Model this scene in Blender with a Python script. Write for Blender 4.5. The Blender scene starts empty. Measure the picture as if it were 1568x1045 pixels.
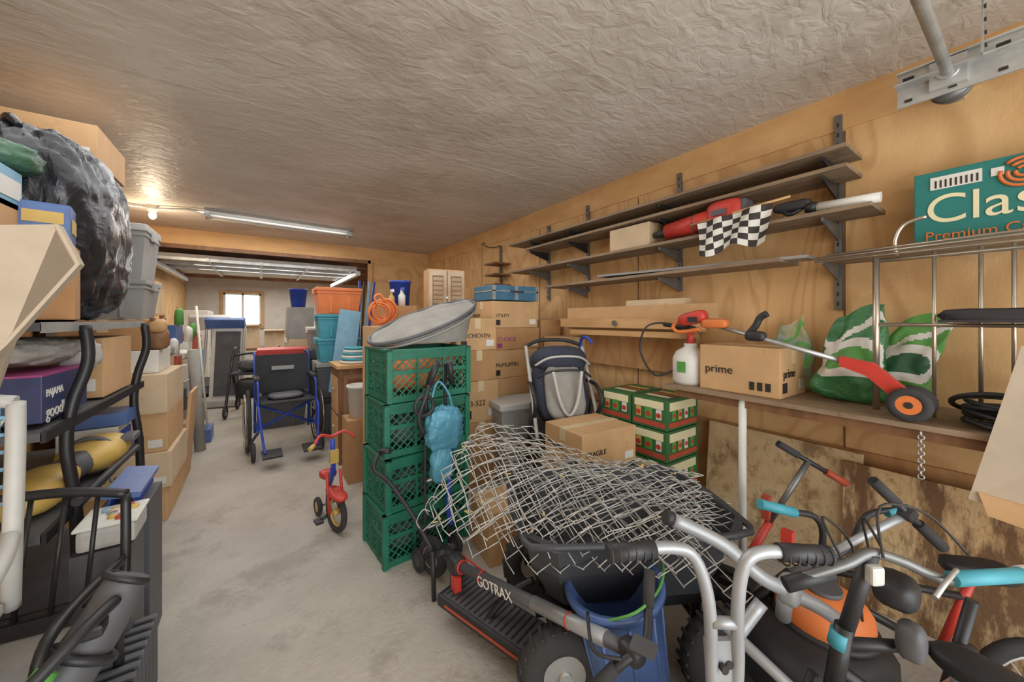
import bpy,bmesh,math,random
from mathutils import Vector,Matrix,noise
random.seed(7)
V=Vector
def lin(c):
    return tuple(((x/255)/12.92 if x/255<=.04045 else ((x/255+.055)/1.055)**2.4) for x in c)
MC={}
def mat(name,col,rough=.6,metal=0,ns=6,na=.25,bump=0,bs=40,stretch=(1,1,1),col2=None,emit=0,trans=0,alpha=1,wave=None,spots=None,lo=.3,hi=.7,spots2=None):
    if name in MC:return MC[name]
    m=bpy.data.materials.new(name);m.use_nodes=True;nt=m.node_tree;N=nt.nodes;L=nt.links
    b=N['Principled BSDF'];c=lin(col)
    tc=N.new('ShaderNodeTexCoord');mp=N.new('ShaderNodeMapping');mp.inputs['Scale'].default_value=stretch
    L.new(tc.outputs['Object'],mp.inputs[0])
    n=N.new('ShaderNodeTexNoise');n.inputs['Scale'].default_value=ns;n.inputs['Detail'].default_value=7;n.inputs['Roughness'].default_value=.62
    L.new(mp.outputs[0],n.inputs['Vector'])
    r=N.new('ShaderNodeValToRGB');r.color_ramp.elements[0].position=lo;r.color_ramp.elements[1].position=hi
    c2=lin(col2) if col2 else tuple(x*(1-na) for x in c)
    c1=c if col2 else tuple(min(1,x*(1+na*.5)) for x in c)
    r.color_ramp.elements[0].color=(*c2,1);r.color_ramp.elements[1].color=(*c1,1)
    L.new(n.outputs['Fac'],r.inputs[0]);out=r.outputs[0]
    def mix(fac,a,colb,mode='MIX'):
        x=N.new('ShaderNodeMix');x.data_type='RGBA';x.blend_type=mode
        L.new(fac,x.inputs[0]);L.new(a,x.inputs[6]);x.inputs[7].default_value=(*lin(colb),1);return x.outputs[2]
    if wave:
        w=N.new('ShaderNodeTexNoise');w.inputs['Scale'].default_value=wave[0];w.inputs['Detail'].default_value=1.5;w.inputs['Distortion'].default_value=.6
        L.new(mp.outputs[0],w.inputs['Vector'])
        mm=N.new('ShaderNodeMath');mm.operation='MULTIPLY';mm.inputs[1].default_value=wave[1];L.new(w.outputs['Fac'],mm.inputs[0])
        sn=N.new('ShaderNodeMath');sn.operation='SINE';L.new(mm.outputs[0],sn.inputs[0])
        rr=N.new('ShaderNodeMapRange');rr.inputs['From Min'].default_value=.1;rr.inputs['From Max'].default_value=1;rr.inputs['To Max'].default_value=wave[3];L.new(sn.outputs[0],rr.inputs['Value'])
        out=mix(rr.outputs[0],out,wave[2])
    for k,sp in enumerate((spots,spots2)):
      if sp:
        w=N.new('ShaderNodeTexNoise');w.inputs['Scale'].default_value=sp[0];w.inputs['Detail'].default_value=6;w.inputs['Roughness'].default_value=.7
        mp2=N.new('ShaderNodeMapping');mp2.inputs['Location'].default_value=(3+k*5,7,1);mp2.inputs['Scale'].default_value=sp[4] if len(sp)>4 else (1,1,1)
        L.new(tc.outputs['Object'],mp2.inputs[0]);L.new(mp2.outputs[0],w.inputs['Vector'])
        rr=N.new('ShaderNodeMapRange');rr.inputs['From Min'].default_value=sp[2];rr.inputs['From Max'].default_value=sp[2]+.1;rr.inputs['To Max'].default_value=sp[3];L.new(w.outputs['Fac'],rr.inputs['Value'])
        out=mix(rr.outputs[0],out,sp[1])
    L.new(out,b.inputs['Base Color'])
    b.inputs['Roughness'].default_value=rough;b.inputs['Metallic'].default_value=metal
    if bump:
        n2=N.new('ShaderNodeTexNoise');n2.inputs['Scale'].default_value=bs;n2.inputs['Detail'].default_value=5;n2.inputs['Distortion'].default_value=.8
        L.new(mp.outputs[0],n2.inputs['Vector'])
        bp=N.new('ShaderNodeBump');bp.inputs['Strength'].default_value=bump;bp.inputs['Distance'].default_value=.02
        L.new(n2.outputs['Fac'],bp.inputs['Height']);L.new(bp.outputs[0],b.inputs['Normal'])
    if emit:
        b.inputs['Emission Color'].default_value=(*c,1);b.inputs['Emission Strength'].default_value=emit
    MC[name]=m;return m
def TM(x=0,y=0,z=0,rz=0,rx=0,ry=0):
    R=math.radians
    return Matrix.Translation((x,y,z))@Matrix.Rotation(R(rz),4,'Z')@Matrix.Rotation(R(ry),4,'Y')@Matrix.Rotation(R(rx),4,'X')
def crom(P,n,closed=False):
    P=[V(p) for p in P];out=[];k=len(P)
    if k<3:return P
    for i in range(k if closed else k-1):
        g=(lambda j:P[j%k]) if closed else (lambda j:P[max(0,min(k-1,j))])
        a,b,c,d=g(i-1),g(i),g(i+1),g(i+2)
        for j in range(n):
            t=j/n
            out.append(.5*((2*b)+(c-a)*t+(2*a-5*b+4*c-d)*t*t+(3*b-a-3*c+d)*t**3))
    if not closed:out.append(P[-1])
    return out
class M:
    def __init__(s,name,X=None):
        s.n=name;s.bm=bmesh.new();s.ms=[];s.X=X or Matrix()
    def mi(s,m):
        if m not in s.ms:s.ms.append(m)
        return s.ms.index(m)
    def fin(s,faces,m,sm=False):
        i=s.mi(m)
        for f in faces:f.material_index=i;f.smooth=sm
    def box(s,c,d,m,rot=(0,0,0),bev=0,sm=False):
        R=TM(*c,rot[2],rot[0],rot[1])@Matrix.Diagonal((*d,1))
        g=bmesh.ops.create_cube(s.bm,size=1,matrix=s.X@R);vs=g['verts']
        fs={f for v in vs for f in v.link_faces}
        if bev:
            es={e for f in fs for e in f.edges}
            r=bmesh.ops.bevel(s.bm,geom=list(es),offset=bev,segments=2,affect='EDGES',profile=.6)
            fs=set(r['faces'])|{f for f in fs if f.is_valid}
            st=list(fs);seen=set(fs)
            while st:
                f=st.pop()
                for e in f.edges:
                    for g2 in e.link_faces:
                        if g2 not in seen:seen.add(g2);st.append(g2)
            fs=seen
        s.fin(fs,m,sm);return s
    def bx(s,x0,x1,y0,y1,z0,z1,m,bev=0):
        return s.box(((x0+x1)/2,(y0+y1)/2,(z0+z1)/2),(abs(x1-x0),abs(y1-y0),abs(z1-z0)),m,bev=bev)
    def hexa(s,p,m):
        v=[s.bm.verts.new(s.X@V(q)) for q in p]
        fs=[s.bm.faces.new([v[i] for i in q]) for q in((0,3,2,1),(4,5,6,7),(0,1,5,4),(1,2,6,5),(2,3,7,6),(3,0,4,7))]
        s.fin(fs,m);return s
    def tube(s,P,r,m,seg=8,n=5,closed=False,smooth=True,rf=None,caps=True):
        Q=crom(P,n,closed) if (smooth and len(P)>2) else [V(p) for p in P]
        k=len(Q);rings=[];up=None
        for i in range(k):
            if closed:t=Q[(i+1)%k]-Q[i-1]
            else:t=Q[min(k-1,i+1)]-Q[max(0,i-1)]
            if t.length<1e-9:t=V((0,0,1))
            t.normalize()
            if up is None:up=t.orthogonal().normalized()
            else:
                up=up-t*up.dot(t)
                up=up.normalized() if up.length>1e-6 else t.orthogonal().normalized()
            w=t.cross(up);rr=r*(rf(i/(k-1)) if rf else 1)
            rings.append([s.bm.verts.new(s.X@(Q[i]+(up*math.cos(2*math.pi*j/seg)+w*math.sin(2*math.pi*j/seg))*rr)) for j in range(seg)])
        fs=[]
        for i in range(k if closed else k-1):
            a,b=rings[i],rings[(i+1)%k]
            off=0
            if closed and i==k-1:
                off=min(range(seg),key=lambda o:(a[0].co-b[o].co).length)
            for j in range(seg):
                fs.append(s.bm.faces.new((a[j],a[(j+1)%seg],b[(j+1+off)%seg],b[(j+off)%seg])))
        s.fin(fs,m,seg>4)
        if not closed and caps:
            s.fin([s.bm.faces.new(rings[0][::-1]),s.bm.faces.new(rings[-1])],m)
        return s
    def cyl(s,a,b,r,m,r2=None,seg=14):
        r2=r if r2 is None else r2
        return s.tube([a,b],r,m,seg,rf=lambda t:1+(r2/r-1)*t,smooth=False)
    def ring(s,c,ax,R,r,m,seg=8,n=28,a0=0,a1=360):
        ax=V(ax).normalized();u=ax.orthogonal().normalized();w=ax.cross(u);c=V(c)
        full=a1-a0>=360
        P=[c+(u*math.cos(math.radians(a0+(a1-a0)*i/n))+w*math.sin(math.radians(a0+(a1-a0)*i/n)))*R for i in range(n if full else n+1)]
        return s.tube(P,r,m,seg,closed=full,smooth=False)
    def disc(s,c,ax,R,t,m,seg=24):
        ax=V(ax).normalized();c=V(c);return s.cyl(c-ax*t/2,c+ax*t/2,R,m,seg=seg)
    def lathe(s,prof,c,ax,m,seg=24):
        ax=V(ax).normalized();u=ax.orthogonal().normalized();w=ax.cross(u);c=V(c);R=[]
        for r,h in prof:
            R.append([s.bm.verts.new(s.X@(c+ax*h+(u*math.cos(2*math.pi*j/seg)+w*math.sin(2*math.pi*j/seg))*max(r,1e-4))) for j in range(seg)])
        fs=[s.bm.faces.new((R[i][j],R[i][(j+1)%seg],R[i+1][(j+1)%seg],R[i+1][j])) for i in range(len(R)-1) for j in range(seg)]
        s.fin(fs,m,True);return s
    def blob(s,c,d,m,rot=(0,0,0),e=.6,na=.08,nsc=3,sub=24,seed=0,fold=0):
        R=s.X@TM(*c,rot[2],rot[0],rot[1]);rings=[]
        sg=lambda v,p:math.copysign(abs(v)**p,v)
        nu,nv=sub,max(8,sub//2)
        for i in range(nv+1):
            ph=-math.pi/2+math.pi*i/nv;row=[]
            for j in range(nu):
                th=2*math.pi*j/nu
                p=V((sg(math.cos(ph),e)*sg(math.cos(th),e),sg(math.cos(ph),e)*sg(math.sin(th),e),sg(math.sin(ph),e)))
                nn=1+na*noise.fractal(p*nsc+V((seed*7.3,seed,seed*3)),1,2,3)
                if fold:
                    q=noise.noise(V((p.x*4+p.z*2,p.y*4,p.z*1.6+seed)))
                    q2=noise.noise(V((p.x*3-p.z*5+seed,p.y*7,p.z*4)))
                    nn-=fold*(1-min(1,abs(q)*3.5))**1.5+fold*.6*(1-min(1,abs(q2)*3))**1.5
                if i in(0,nv):nn=1
                p=V((p.x*d[0]/2,p.y*d[1]/2,p.z*d[2]/2))*nn
                row.append(s.bm.verts.new(R@p))
                if i in(0,nv):break
            rings.append(row)
        fs=[]
        for i in range(nv):
            a,b=rings[i],rings[i+1]
            for j in range(nu):
                j2=(j+1)%nu
                if len(a)==1:fs.append(s.bm.faces.new((a[0],b[j2],b[j])))
                elif len(b)==1:fs.append(s.bm.faces.new((a[j],a[j2],b[0])))
                else:fs.append(s.bm.faces.new((a[j],a[j2],b[j2],b[j])))
        s.fin(fs,m,True);return s
    def slab(s,pts,nrm,t,m):
        n=V(nrm).normalized()*t
        a=[s.bm.verts.new(s.X@V(p)) for p in pts];b=[s.bm.verts.new(s.X@(V(p)+n)) for p in pts];k=len(pts)
        fs=[s.bm.faces.new(a[::-1]),s.bm.faces.new(b)]+[s.bm.faces.new((a[i],a[(i+1)%k],b[(i+1)%k],b[i])) for i in range(k)]
        s.fin(fs,m);return s
    def grid(s,fn,nu,nv,m,t=0,mf=None):
        g=[[s.bm.verts.new(s.X@V(fn(i/nu,j/nv))) for j in range(nv+1)] for i in range(nu+1)]
        for i in range(nu):
            for j in range(nv):
                f=s.bm.faces.new((g[i][j],g[i+1][j],g[i+1][j+1],g[i][j+1]))
                s.fin([f],mf(i,j) if mf else m,True)
        return s
    def text(s,tx,o,xd,yd,size,m):
        cu=bpy.data.curves.new('t','FONT');cu.body=tx;cu.size=size;cu.extrude=.0008
        ob=bpy.data.objects.new('t',cu);bpy.context.scene.collection.objects.link(ob)
        bpy.context.view_layer.update();me=bpy.data.meshes.new_from_object(ob)
        x=V(xd).normalized();y=V(yd).normalized();z=x.cross(y)
        R=Matrix(((x.x,y.x,z.x,o[0]),(x.y,y.y,z.y,o[1]),(x.z,y.z,z.z,o[2]),(0,0,0,1)))
        me.transform(s.X@R);old=set(s.bm.faces);s.bm.from_mesh(me)
        s.fin([f for f in s.bm.faces if f not in old],m);bpy.data.objects.remove(ob);bpy.data.meshes.remove(me);bpy.data.curves.remove(cu);return s
    def sack(s,c,w,d,h,m1,m2,m3,rz=0,rx=0,ry=0,seed=0):
        X0=s.X;s.X=X0@TM(*c,rz,rx,ry)
        def fn(u,v):
            a=2*math.pi*u;th=min(1,v*5)**.5*min(1,(1-v)*1.5+.03)**.8
            ww=w/2*(.92+.08*math.sin(v*7+seed))*(min(1,v*8+.55))*(1-.35*max(0,v-.6)/.4);e=.6
            x=math.copysign(abs(math.cos(a))**e,math.cos(a))*ww;y=math.copysign(abs(math.sin(a))**e,math.sin(a))*d/2*th
            p=V((x,y,h*v));q=noise.fractal(p*9+V((seed,seed,seed)),1,2,3);q2=noise.noise(V((x*18,seed,v*4)))
            return (x+.012*q+w*.15*v*v,y+.02*q*th+.028*q2*min(1,th+.2),h*v+(.22*x/w*h+.012*math.sin(x*40+seed))*v)
        def mf(i,j):
            u=(i%72-36)/36;v=j/56
            if i<36:return m1
            r=((u-.5)/.42)**2+((v-.45)/.2)**2
            if r<.3:return m3
            if r<1:return m2
            if .72<v+.12*math.sin(u*6)<.8:return m2
            return m1
        s.grid(fn,72,56,m1,mf=mf);s.X=X0;return s
    def wheel(s,c,ax,R,r,tire,rim,sp=10,hub=.02,hm=None):
        ax=V(ax).normalized();c=V(c)
        s.ring(c,ax,R-r,r,tire,8,28).ring(c,ax,R-2*r-.004,r*.45,rim,6,28)
        s.cyl(c-ax*hub,c+ax*hub,hub*.9,hm or rim)
        u=ax.orthogonal().normalized();w=ax.cross(u)
        for i in range(sp):
            a=2*math.pi*i/sp;d=u*math.cos(a)+w*math.sin(a)
            s.cyl(c+d*hub*.6,c+d*(R-2*r),max(.0018,R*.012),rim,seg=5)
        return s
    def done(s):
        bmesh.ops.recalc_face_normals(s.bm,faces=s.bm.faces[:])
        me=bpy.data.meshes.new(s.n)
        cs=[v.co for v in s.bm.verts]
        lo=V((min(c.x for c in cs),min(c.y for c in cs),min(c.z for c in cs)));hi=V((max(c.x for c in cs),max(c.y for c in cs),max(c.z for c in cs)))
        o=V(((lo.x+hi.x)/2,(lo.y+hi.y)/2,lo.z))
        for v in s.bm.verts:v.co-=o
        s.bm.to_mesh(me);s.bm.free()
        for m in s.ms:me.materials.append(m)
        ob=bpy.data.objects.new(s.n,me);ob.location=o;bpy.context.scene.collection.objects.link(ob);return ob
# ---------- materials
ply=mat('plywood',(224,184,130),.7,ns=2.2,stretch=(1,2.2,.8),bump=.08,bs=30,col2=(206,162,108),wave=(1.1,60,(184,138,88),.5),spots=(1.5,(178,132,88),.56,.4),spots2=(9,(158,116,78),.66,.6))
plyd=mat('plywood_dirty',(204,158,106),.7,ns=2,stretch=(1,2.5,.7),col2=(162,116,74),wave=(1.3,50,(150,106,66),.4))
hdrm=mat('header_plywood',(222,180,124),.65,ns=3,stretch=(.8,1,2.5),col2=(198,152,98))
shelfm=mat('shelf_wood',(158,136,110),.65,ns=5,stretch=(3,.6,3),col2=(112,90,68),spots=(9,(88,72,56),.58,.6))
conc=mat('concrete',(192,184,172),.8,ns=1.6,col2=(162,154,142),bump=.3,bs=30,spots=(2.6,(138,129,117),.54,.5),spots2=(14,(128,119,108),.62,.5))
ceilm=mat('ceiling_plaster',(212,205,195),.45,ns=1.1,col2=(184,174,162),bump=.55,bs=10,stretch=(1,1.6,1),spots=(.7,(168,157,144),.52,.6),spots2=(3,(186,176,163),.6,.5))
galv=mat('galvanised_steel',(196,198,196),.4,.7,ns=12,na=.3)
steel=mat('grey_steel',(120,120,118),.4,.6)
chrome=mat('chrome_tube',(200,190,174),.3,.85,na=.2)
blk=mat('black_plastic',(44,44,46),.5,na=.3)
blkm=mat('black_metal',(48,47,48),.4,.3,na=.3)
rub=mat('rubber',(56,55,55),.85,na=.3)
bagm=mat('bin_bag',(34,35,39),.26,na=.2,bump=.9,bs=9,stretch=(1,1,.6))
cb=mat('cardboard',(200,160,114),.8,ns=4,na=.18,spots=(7,(170,128,86),.6,.5))
cb2=mat('cardboard_pale',(206,182,148),.8,ns=4,na=.18,spots=(7,(178,150,114),.6,.5))
cb3=mat('cardboard_brown',(180,136,92),.8,ns=4,na=.2)
cb4=mat('cardboard_grey',(190,174,152),.8,ns=5,na=.15)
tape=mat('tape',(212,190,150),.35,na=.1)
osb=mat('osb_board',(218,196,156),.8,ns=3.2,col2=(190,158,114),bump=.2,bs=30,spots=(4,(118,86,56),.52,.8,(1,1,.7)),spots2=(18,(150,116,78),.54,.6))
osb2=mat('osb_board_stained',(216,188,144),.8,ns=3.2,col2=(186,148,100),bump=.2,bs=30,spots=(5,(98,66,40),.46,.9,(1,1.5,.4)),spots2=(18,(140,104,66),.54,.6))
grn=mat('crate_green',(32,112,86),.5,na=.3)
grn2=mat('box_green',(58,106,62),.5)
lgrn=mat('leaf_green',(92,158,74),.5)
dgrn=mat('deep_green',(40,96,62),.5)
red=mat('red_paint',(196,60,48),.45,na=.2)
orng=mat('orange_plastic',(222,122,62),.5,na=.2)
blue=mat('blue_paint',(44,74,176),.4,na=.2)
blu2=mat('blue_plastic',(78,106,160),.35,na=.3)
teal=mat('teal_plastic',(70,156,172),.5,na=.2)
tealg=mat('teal_sign',(34,118,112),.55,na=.08)
white=mat('white_plastic',(220,217,208),.5,na=.12)
cream=mat('cream_print',(228,218,178),.5,na=.05)
gry=mat('grey_plastic',(150,149,145),.5,na=.2)
dgry=mat('dark_grey',(88,88,90),.55,na=.25)
lgry=mat('light_grey',(186,184,178),.5,na=.15)
navy=mat('dark_fabric',(54,58,72),.85,na=.3,bump=.2,bs=60)
fab=mat('grey_fabric',(152,148,140),.85,na=.25,bump=.2,bs=50)
silver=mat('silver_paint',(166,168,170),.42,.4,na=.2)
wood=mat('pine_board',(208,166,114),.6,ns=4,stretch=(3,.6,3),col2=(180,136,88))
dwood=mat('dark_wood',(144,102,68),.55,ns=4,stretch=(3,3,.6),col2=(104,70,44))
beam=mat('beam_wood',(160,122,90),.6,ns=4,col2=(118,86,60))
yel=mat('yellow_plastic',(204,168,88),.5,na=.25)
mag=mat('magenta_print',(160,64,120),.5)
nav2=mat('navy_print',(52,58,96),.5)
skyb=mat('light_blue',(132,176,200),.5)
wallg=mat('back_wall_paint',(206,198,186),.7,na=.12)
wire=mat('fence_wire',(186,183,176),.6,.15,na=.45,ns=20)
ink=mat('print_black',(46,40,36),.6)
redp=mat('print_red',(182,78,54),.6)
tbl=mat('tray_black',(60,62,66),.5,na=.25)
bluebag=mat('blue_bag',(88,156,182),.3,na=.3,bump=.6,bs=20)
seam=mat('seam_dark',(110,80,54),.8)
gbag=mat('bag_green',(72,134,82),.4,bump=.6,bs=18,col2=(48,104,64))
ybag=mat('bag_yellow',(196,180,104),.35,na=.3,bump=.5,bs=18,col2=(86,122,128))
glow=mat('bulb_glow',(255,220,160),.3,emit=9,na=0)
winm=mat('daylight_pane',(235,245,240),.3,emit=1.4,ns=7,col2=(150,185,140))
tube_m=mat('fluorescent_tube',(206,204,198),.3,na=.03)
# ---------- room
XR=2.42;XL=-1.4;H=2.45;YB=11
M('floor').bx(XL-.1,XR+.1,-2.2,YB+.1,-.08,0,conc).done()
c=M('ceiling').bx(XL-.1,XR+.1,-2.2,6.15,H,H+.08,ceilm);c.done()
M('wall_right').bx(XR,XR+.08,-2.2,YB,0,H,ply).done()
M('wall_left').bx(XL-.08,XL,-2.2,YB,0,H,ply).done()
t=M('trim_1')
for y in(.57,1.79,3.01,4.23,5.45,-.65):t.bx(XR-.003,XR,y-.003,y+.003,.66,H-.2,seam)
t.bx(XR-.012,XR,-2.2,6.15,.6,.66,plyd).done()
M('trim_2').bx(XR-.008,XR,-2.2,6.12,H-.19,H,hdrm).done()
t=M('trim_3')
for y in(1.2,2.4,3.6,4.8):t.bx(XL,XR-.03,y-.02,y+.02,H-.001,H,ceilm)
t.done()
w=M('wall_header').bx(XL,XR,6.15,6.28,2.22,H,hdrm).bx(1.45,XR,6.15,6.28,0,2.22,ply)
w.done()
M('trim_4').bx(-1.25,1.45,6.12,6.16,2.2,2.25,dwood).bx(1.41,1.47,6.12,6.16,0,2.26,wood).done()
M('ceiling.001').bx(XL,XR,6.28,YB,H-.02,H+.06,beam).done()
t=M('trim_5')
for y in(7.2,8.1,9.0,9.9,10.7):t.bx(XL,XR,y-.04,y+.04,H-.2,H-.02,beam)
t.done()
bw=M('wall_back')
bw.bx(XL,-.74,YB,YB+.1,0,H,wallg).bx(0,XR,YB,YB+.1,0,H,wallg).bx(-.74,0,YB,YB+.1,0,1.15,wallg).bx(-.74,0,YB,YB+.1,1.94,H,wallg).done()
wi=M('window_1');wi.bx(-.74,0,YB+.05,YB+.06,1.15,1.94,winm)
for a in(-.74,-.39,-.04):wi.bx(a,a+.04,YB,YB+.04,1.15,1.94,white)
for a in(1.15,1.9):wi.bx(-.74,0,YB,YB+.04,a,a+.04,white)
wi.bx(-.8,.06,YB-.03,YB,1.94,2.0,wood).bx(-.8,.06,YB-.06,YB,1.1,1.15,wood).bx(-.8,-.74,YB-.03,YB,1.15,1.94,wood).bx(0,.06,YB-.03,YB,1.15,1.94,wood)
wi.done()
d=M('overhead_garage_door')
for i in range(4):d.bx(-1.15,1.3,6.4+i*.55,6.93+i*.55,2.13,2.17,lgry)
for x in(-1.15,1.3):d.bx(x-.03,x+.03,6.3,9.0,2.02,2.09,galv)
for y in(6.42,6.93,7.5):d.bx(-1.15,1.3,y,y+.05,2.09,2.13,galv)
for x in(-.6,0,.6):d.bx(x-.02,x+.02,6.4,8.6,2.1,2.13,galv)
d.done()
t=M('garage_door_torsion_shaft');t.cyl((-1.3,.2,2.2),(2.3,.2,2.2),.016,galv).cyl((-1.38,.2,2.2),(-1.3,.2,2.2),.03,galv)
t.cyl((2.04,.2,2.2),(2.12,.2,2.2),.028,galv).lathe([(.02,0),(.055,0),(.055,.012),(.045,.018),(.045,.03),(.055,.036),(.055,.048),(.02,.048)],(2.09,.2,2.17),(1,0,0),steel,28)
t.done()
t=M('garage_door_track');t.bx(2.07,2.078,-1.6,.33,2.13,2.26,galv).bx(2.01,2.07,-1.6,.33,2.195,2.202,galv).bx(2.05,2.08,-1.6,.33,2.255,2.262,galv)
for y in[.3-.11*i for i in range(8)]:
    t.box((2.068,y,2.235),(.004,.03,.01),ink).box((2.068,y,2.15),(.004,.02,.01),ink)
t.box((2.02,.12,2.335),(.03,.004,.3),galv,rot=(0,12,0)).box((1.97,.12,2.44),(.12,.05,.01),steel)
for i in range(6):t.cyl((1.99+.0095*i+.005,.117,2.44-.04*i),(1.99+.0095*i+.005,.112,2.44-.04*i),.007,ink,seg=8)
t.box((2.06,.2,2.2),(.02,.09,.1),galv).bx(2.078,2.42,.19,.23,2.22,2.25,galv)
t.done()
f=M('fluorescent_fixture');X0=TM(.235,4.97,2.385,4.5);f.X=X0
f.hexa([(-.72,-.07,.065),(.72,-.07,.065),(.72,.07,.065),(-.72,.07,.065),(-.72,-.03,.0),(.72,-.03,.0),(.72,.03,.0),(-.72,.03,.0)],gry)
for y in(-.05,.05):f.cyl((-.68,y,-.012),(.68,y,-.012),.014,tube_m)
for x in(-.7,.7):f.box((x,0,-.005),(.03,.15,.05),gry)
f.X=Matrix();f.tube([(-.48,4.93,2.4),(-.6,4.95,2.43),(-.75,5.0,2.42),(-.88,5.06,2.42)],.012,galv).cyl((-.95,5.08,2.43),(-1.38,5.1,2.43),.012,galv);f.done()
b=M('ceiling_lamp_bulb');b.cyl((-.9,5.07,2.45),(-.9,5.07,2.39),.05,white,.035).blob((-.9,5.07,2.35),(.06,.06,.08),glow,e=1,na=0);b.done()
M('wall_hook_wire').tube([(2.4,4.2,2.28),(2.38,4.12,2.3),(2.37,4.05,2.24),(2.38,3.9,2.2),(2.39,3.75,2.2)],.005,ink).done()
# ---------- wall shelves
st=M('shelf_standards')
def standard(y,z0,z1):
    st.bx(XR-.026,XR,y-.014,y+.014,z0,z1,steel)
    n=int((z1-z0)/.05)
    for i in range(n):st.bx(XR-.028,XR-.025,y-.004,y+.004,z0+.02+i*.05,z0+.04+i*.05,ink)
for y,a,bb in((.59,1.35,2.33),(1.44,1.5,2.32),(2.31,1.55,2.32),(2.85,1.5,2.25),(3.75,1.5,2.2)):standard(y,a,bb)
def bracket(y,z,dep=.24,m=blkm):
    st.slab([(XR-.016,y-.004,z-.004),(XR-.016-dep,y-.004,z-.004),(XR-.016-dep,y-.004,z-.022),(XR-.016,y-.004,z-.09)],(0,1,0),.008,m)
SH=[(2.075,.5,3.2),(1.985,.5,2.9),(1.79,.42,3.2),(1.59,.5,2.6)]
for z,a,bb in SH:
    for y in(.59,1.44,2.31,2.85):
        if y<bb:bracket(y,z-.006,m=blkm if z>1.8 else steel)
for z in(1.95,1.82,1.7,1.58):st.bx(XR-.22,XR-.01,3.55,3.8,z,z+.018,dwood)
st.done()
for z,a,bb in SH[:3]:
    M('wall_shelf_board').box((XR-.15,(a+bb)/2,z+.009),(.25,bb-a,.018),shelfm).done()
s4=M('wall_shelf_board').bx(XR-.29,XR-.03,.75,2.6,1.592,1.61,shelfm);s4.box((XR-.2,1.3,1.622),(.14,1.3,.014),gry,rot=(1.2,0,2));s4.done()
M('wall_shelf_board').bx(XR-.26,XR-.03,-.6,.6,1.575,1.59,shelfm).done()
def carton(x0,x1,y0,y1,z0,z1,m=cb,name='cardboard_box',tp=True,lab=None,rz=0,flaps=False):
    cx,cy=(x0+x1)/2,(y0+y1)/2;b=M(name,TM(cx,cy,z0,rz));w,d,h=x1-x0,y1-y0,z1-z0
    b.box((0,0,h/2),(w,d,h),m,bev=.004)
    if d>w:
        b.box((0,0,h),(.004,d*.98,.002),seam)
        if tp:b.box((0,0,h+.001),(.05,d+.002,.0015),tape).box((0,-d/2-.001,h-.04),(.05,.002,.08),tape)
    else:
        b.box((0,0,h),(w*.98,.004,.002),seam)
        if tp:b.box((0,0,h+.001),(w+.004,.05,.0015),tape).box((-w/2-.001,0,h-.035),(.002,.05,.07),tape).box((w/2+.001,0,h-.035),(.002,.05,.07),tape)
    if lab:
        tx,sz,mm=lab
        b.text(tx,(-w/2+.03,-d/2-.003,h*.4),(1,0,0),(0,0,1),sz,mm)
        b.text(tx,(-w/2-.003,d/2-.03,h*.4),(0,-1,0),(0,0,1),sz,mm)
        b.box((-w/2+.05,-d/2-.002,h*.2),(.05,.002,h*.2),mm).box((w/2-.06,-d/2-.002,h*.22),(.07,.002,h*.2),white)
        for k in range(3):b.box((-w/2-.002,-d/2+.05+.035*k,h*.2),(.002,.022,min(.04,h*.2)),mm)
    if flaps:
        b.box((0,-d/2-.05,h+.02),(w,.13,.005),m,rot=(-25,0,0)).box((0,d/2+.05,h+.02),(w,.13,.005),m,rot=(25,0,0))
    return b.done()
carton(2.17,2.38,1.52,1.86,1.811,1.97,cb2)
r=M('red_leaf_blower');r.cyl((2.2,1.4,1.876),(2.18,1.08,1.89),.05,red,.062,20).blob((2.18,1.02,1.9),(.15,.2,.15),red,e=.55,na=.01)
r.cyl((2.2,1.4,1.876),(2.21,1.5,1.872),.032,blk,.02).box((2.18,.92,1.9),(.1,.03,.11),dgry,bev=.01).tube([(2.18,1.12,1.95),(2.18,1.08,1.97),(2.18,.97,1.97),(2.18,.94,1.95)],.01,red)
r.ring((2.187,1.2,1.884),(0,1,0),.057,.004,dgry).box((2.1,1.03,1.9),(.004,.08,.03),dgry);r.done()
fl=M('checkered_flag')
def ff(u,v):
    y=1.15-.38*u;z=1.86-.19*v-.02*math.sin(u*9)*v+.03*u
    return (2.1+.015*math.sin(u*14+v*3)-.02*v,y-.02*v*math.cos(u*3),z)
fl.grid(ff,24,18,white,mf=lambda i,j:ink if ((i//3)+(j//3))%2 else white)
fl.cyl((2.115,1.2,1.865),(2.115,.7,1.9),.006,wood)
fl.done()
g=M('caulking_gun');g.cyl((2.2,.62,1.84),(2.2,.4,1.83),.022,white).cyl((2.2,.66,1.85),(2.2,.62,1.84),.026,blk).blob((2.2,.72,1.87),(.05,.16,.05),blk,na=.05).tube([(2.2,.68,1.85),(2.19,.73,1.83),(2.2,.78,1.88)],.01,blk);g.done()
p=M('timber_offcut');p.bx(2.16,2.2,1.15,2.4,1.24,1.31,wood).bx(2.2,2.24,1.1,2.35,1.31,1.4,cb).bx(2.24,2.4,1.25,2.42,1.22,1.3,wood).bx(2.22,2.3,1.3,1.75,1.4,1.44,cb2)
p.bx(2.18,2.4,1.3,2.3,1.18,1.22,wood).cyl((2.155,1.8,1.275),(2.145,1.8,1.275),.02,steel)
p.bx(2.36,2.41,1.3,2.3,.93,1.18,plyd);p.done()
b=M('produce_box',TM(2.28,.0,1.6,0))
b.bx(-.03,.1,-.42,.31,0,.3,tealg,bev=.004)
b.text('Clasico',(-.033,.28,.09),(0,-1,0),(0,0,1),.16,cream).text('Premium California',(-.033,.28,.022),(0,-1,0),(0,0,1),.05,orng)
b.box((-.032,.2,.25),(.004,.13,.05),white).box((-.032,.1,.25),(.004,.03,.03),white)
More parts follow.
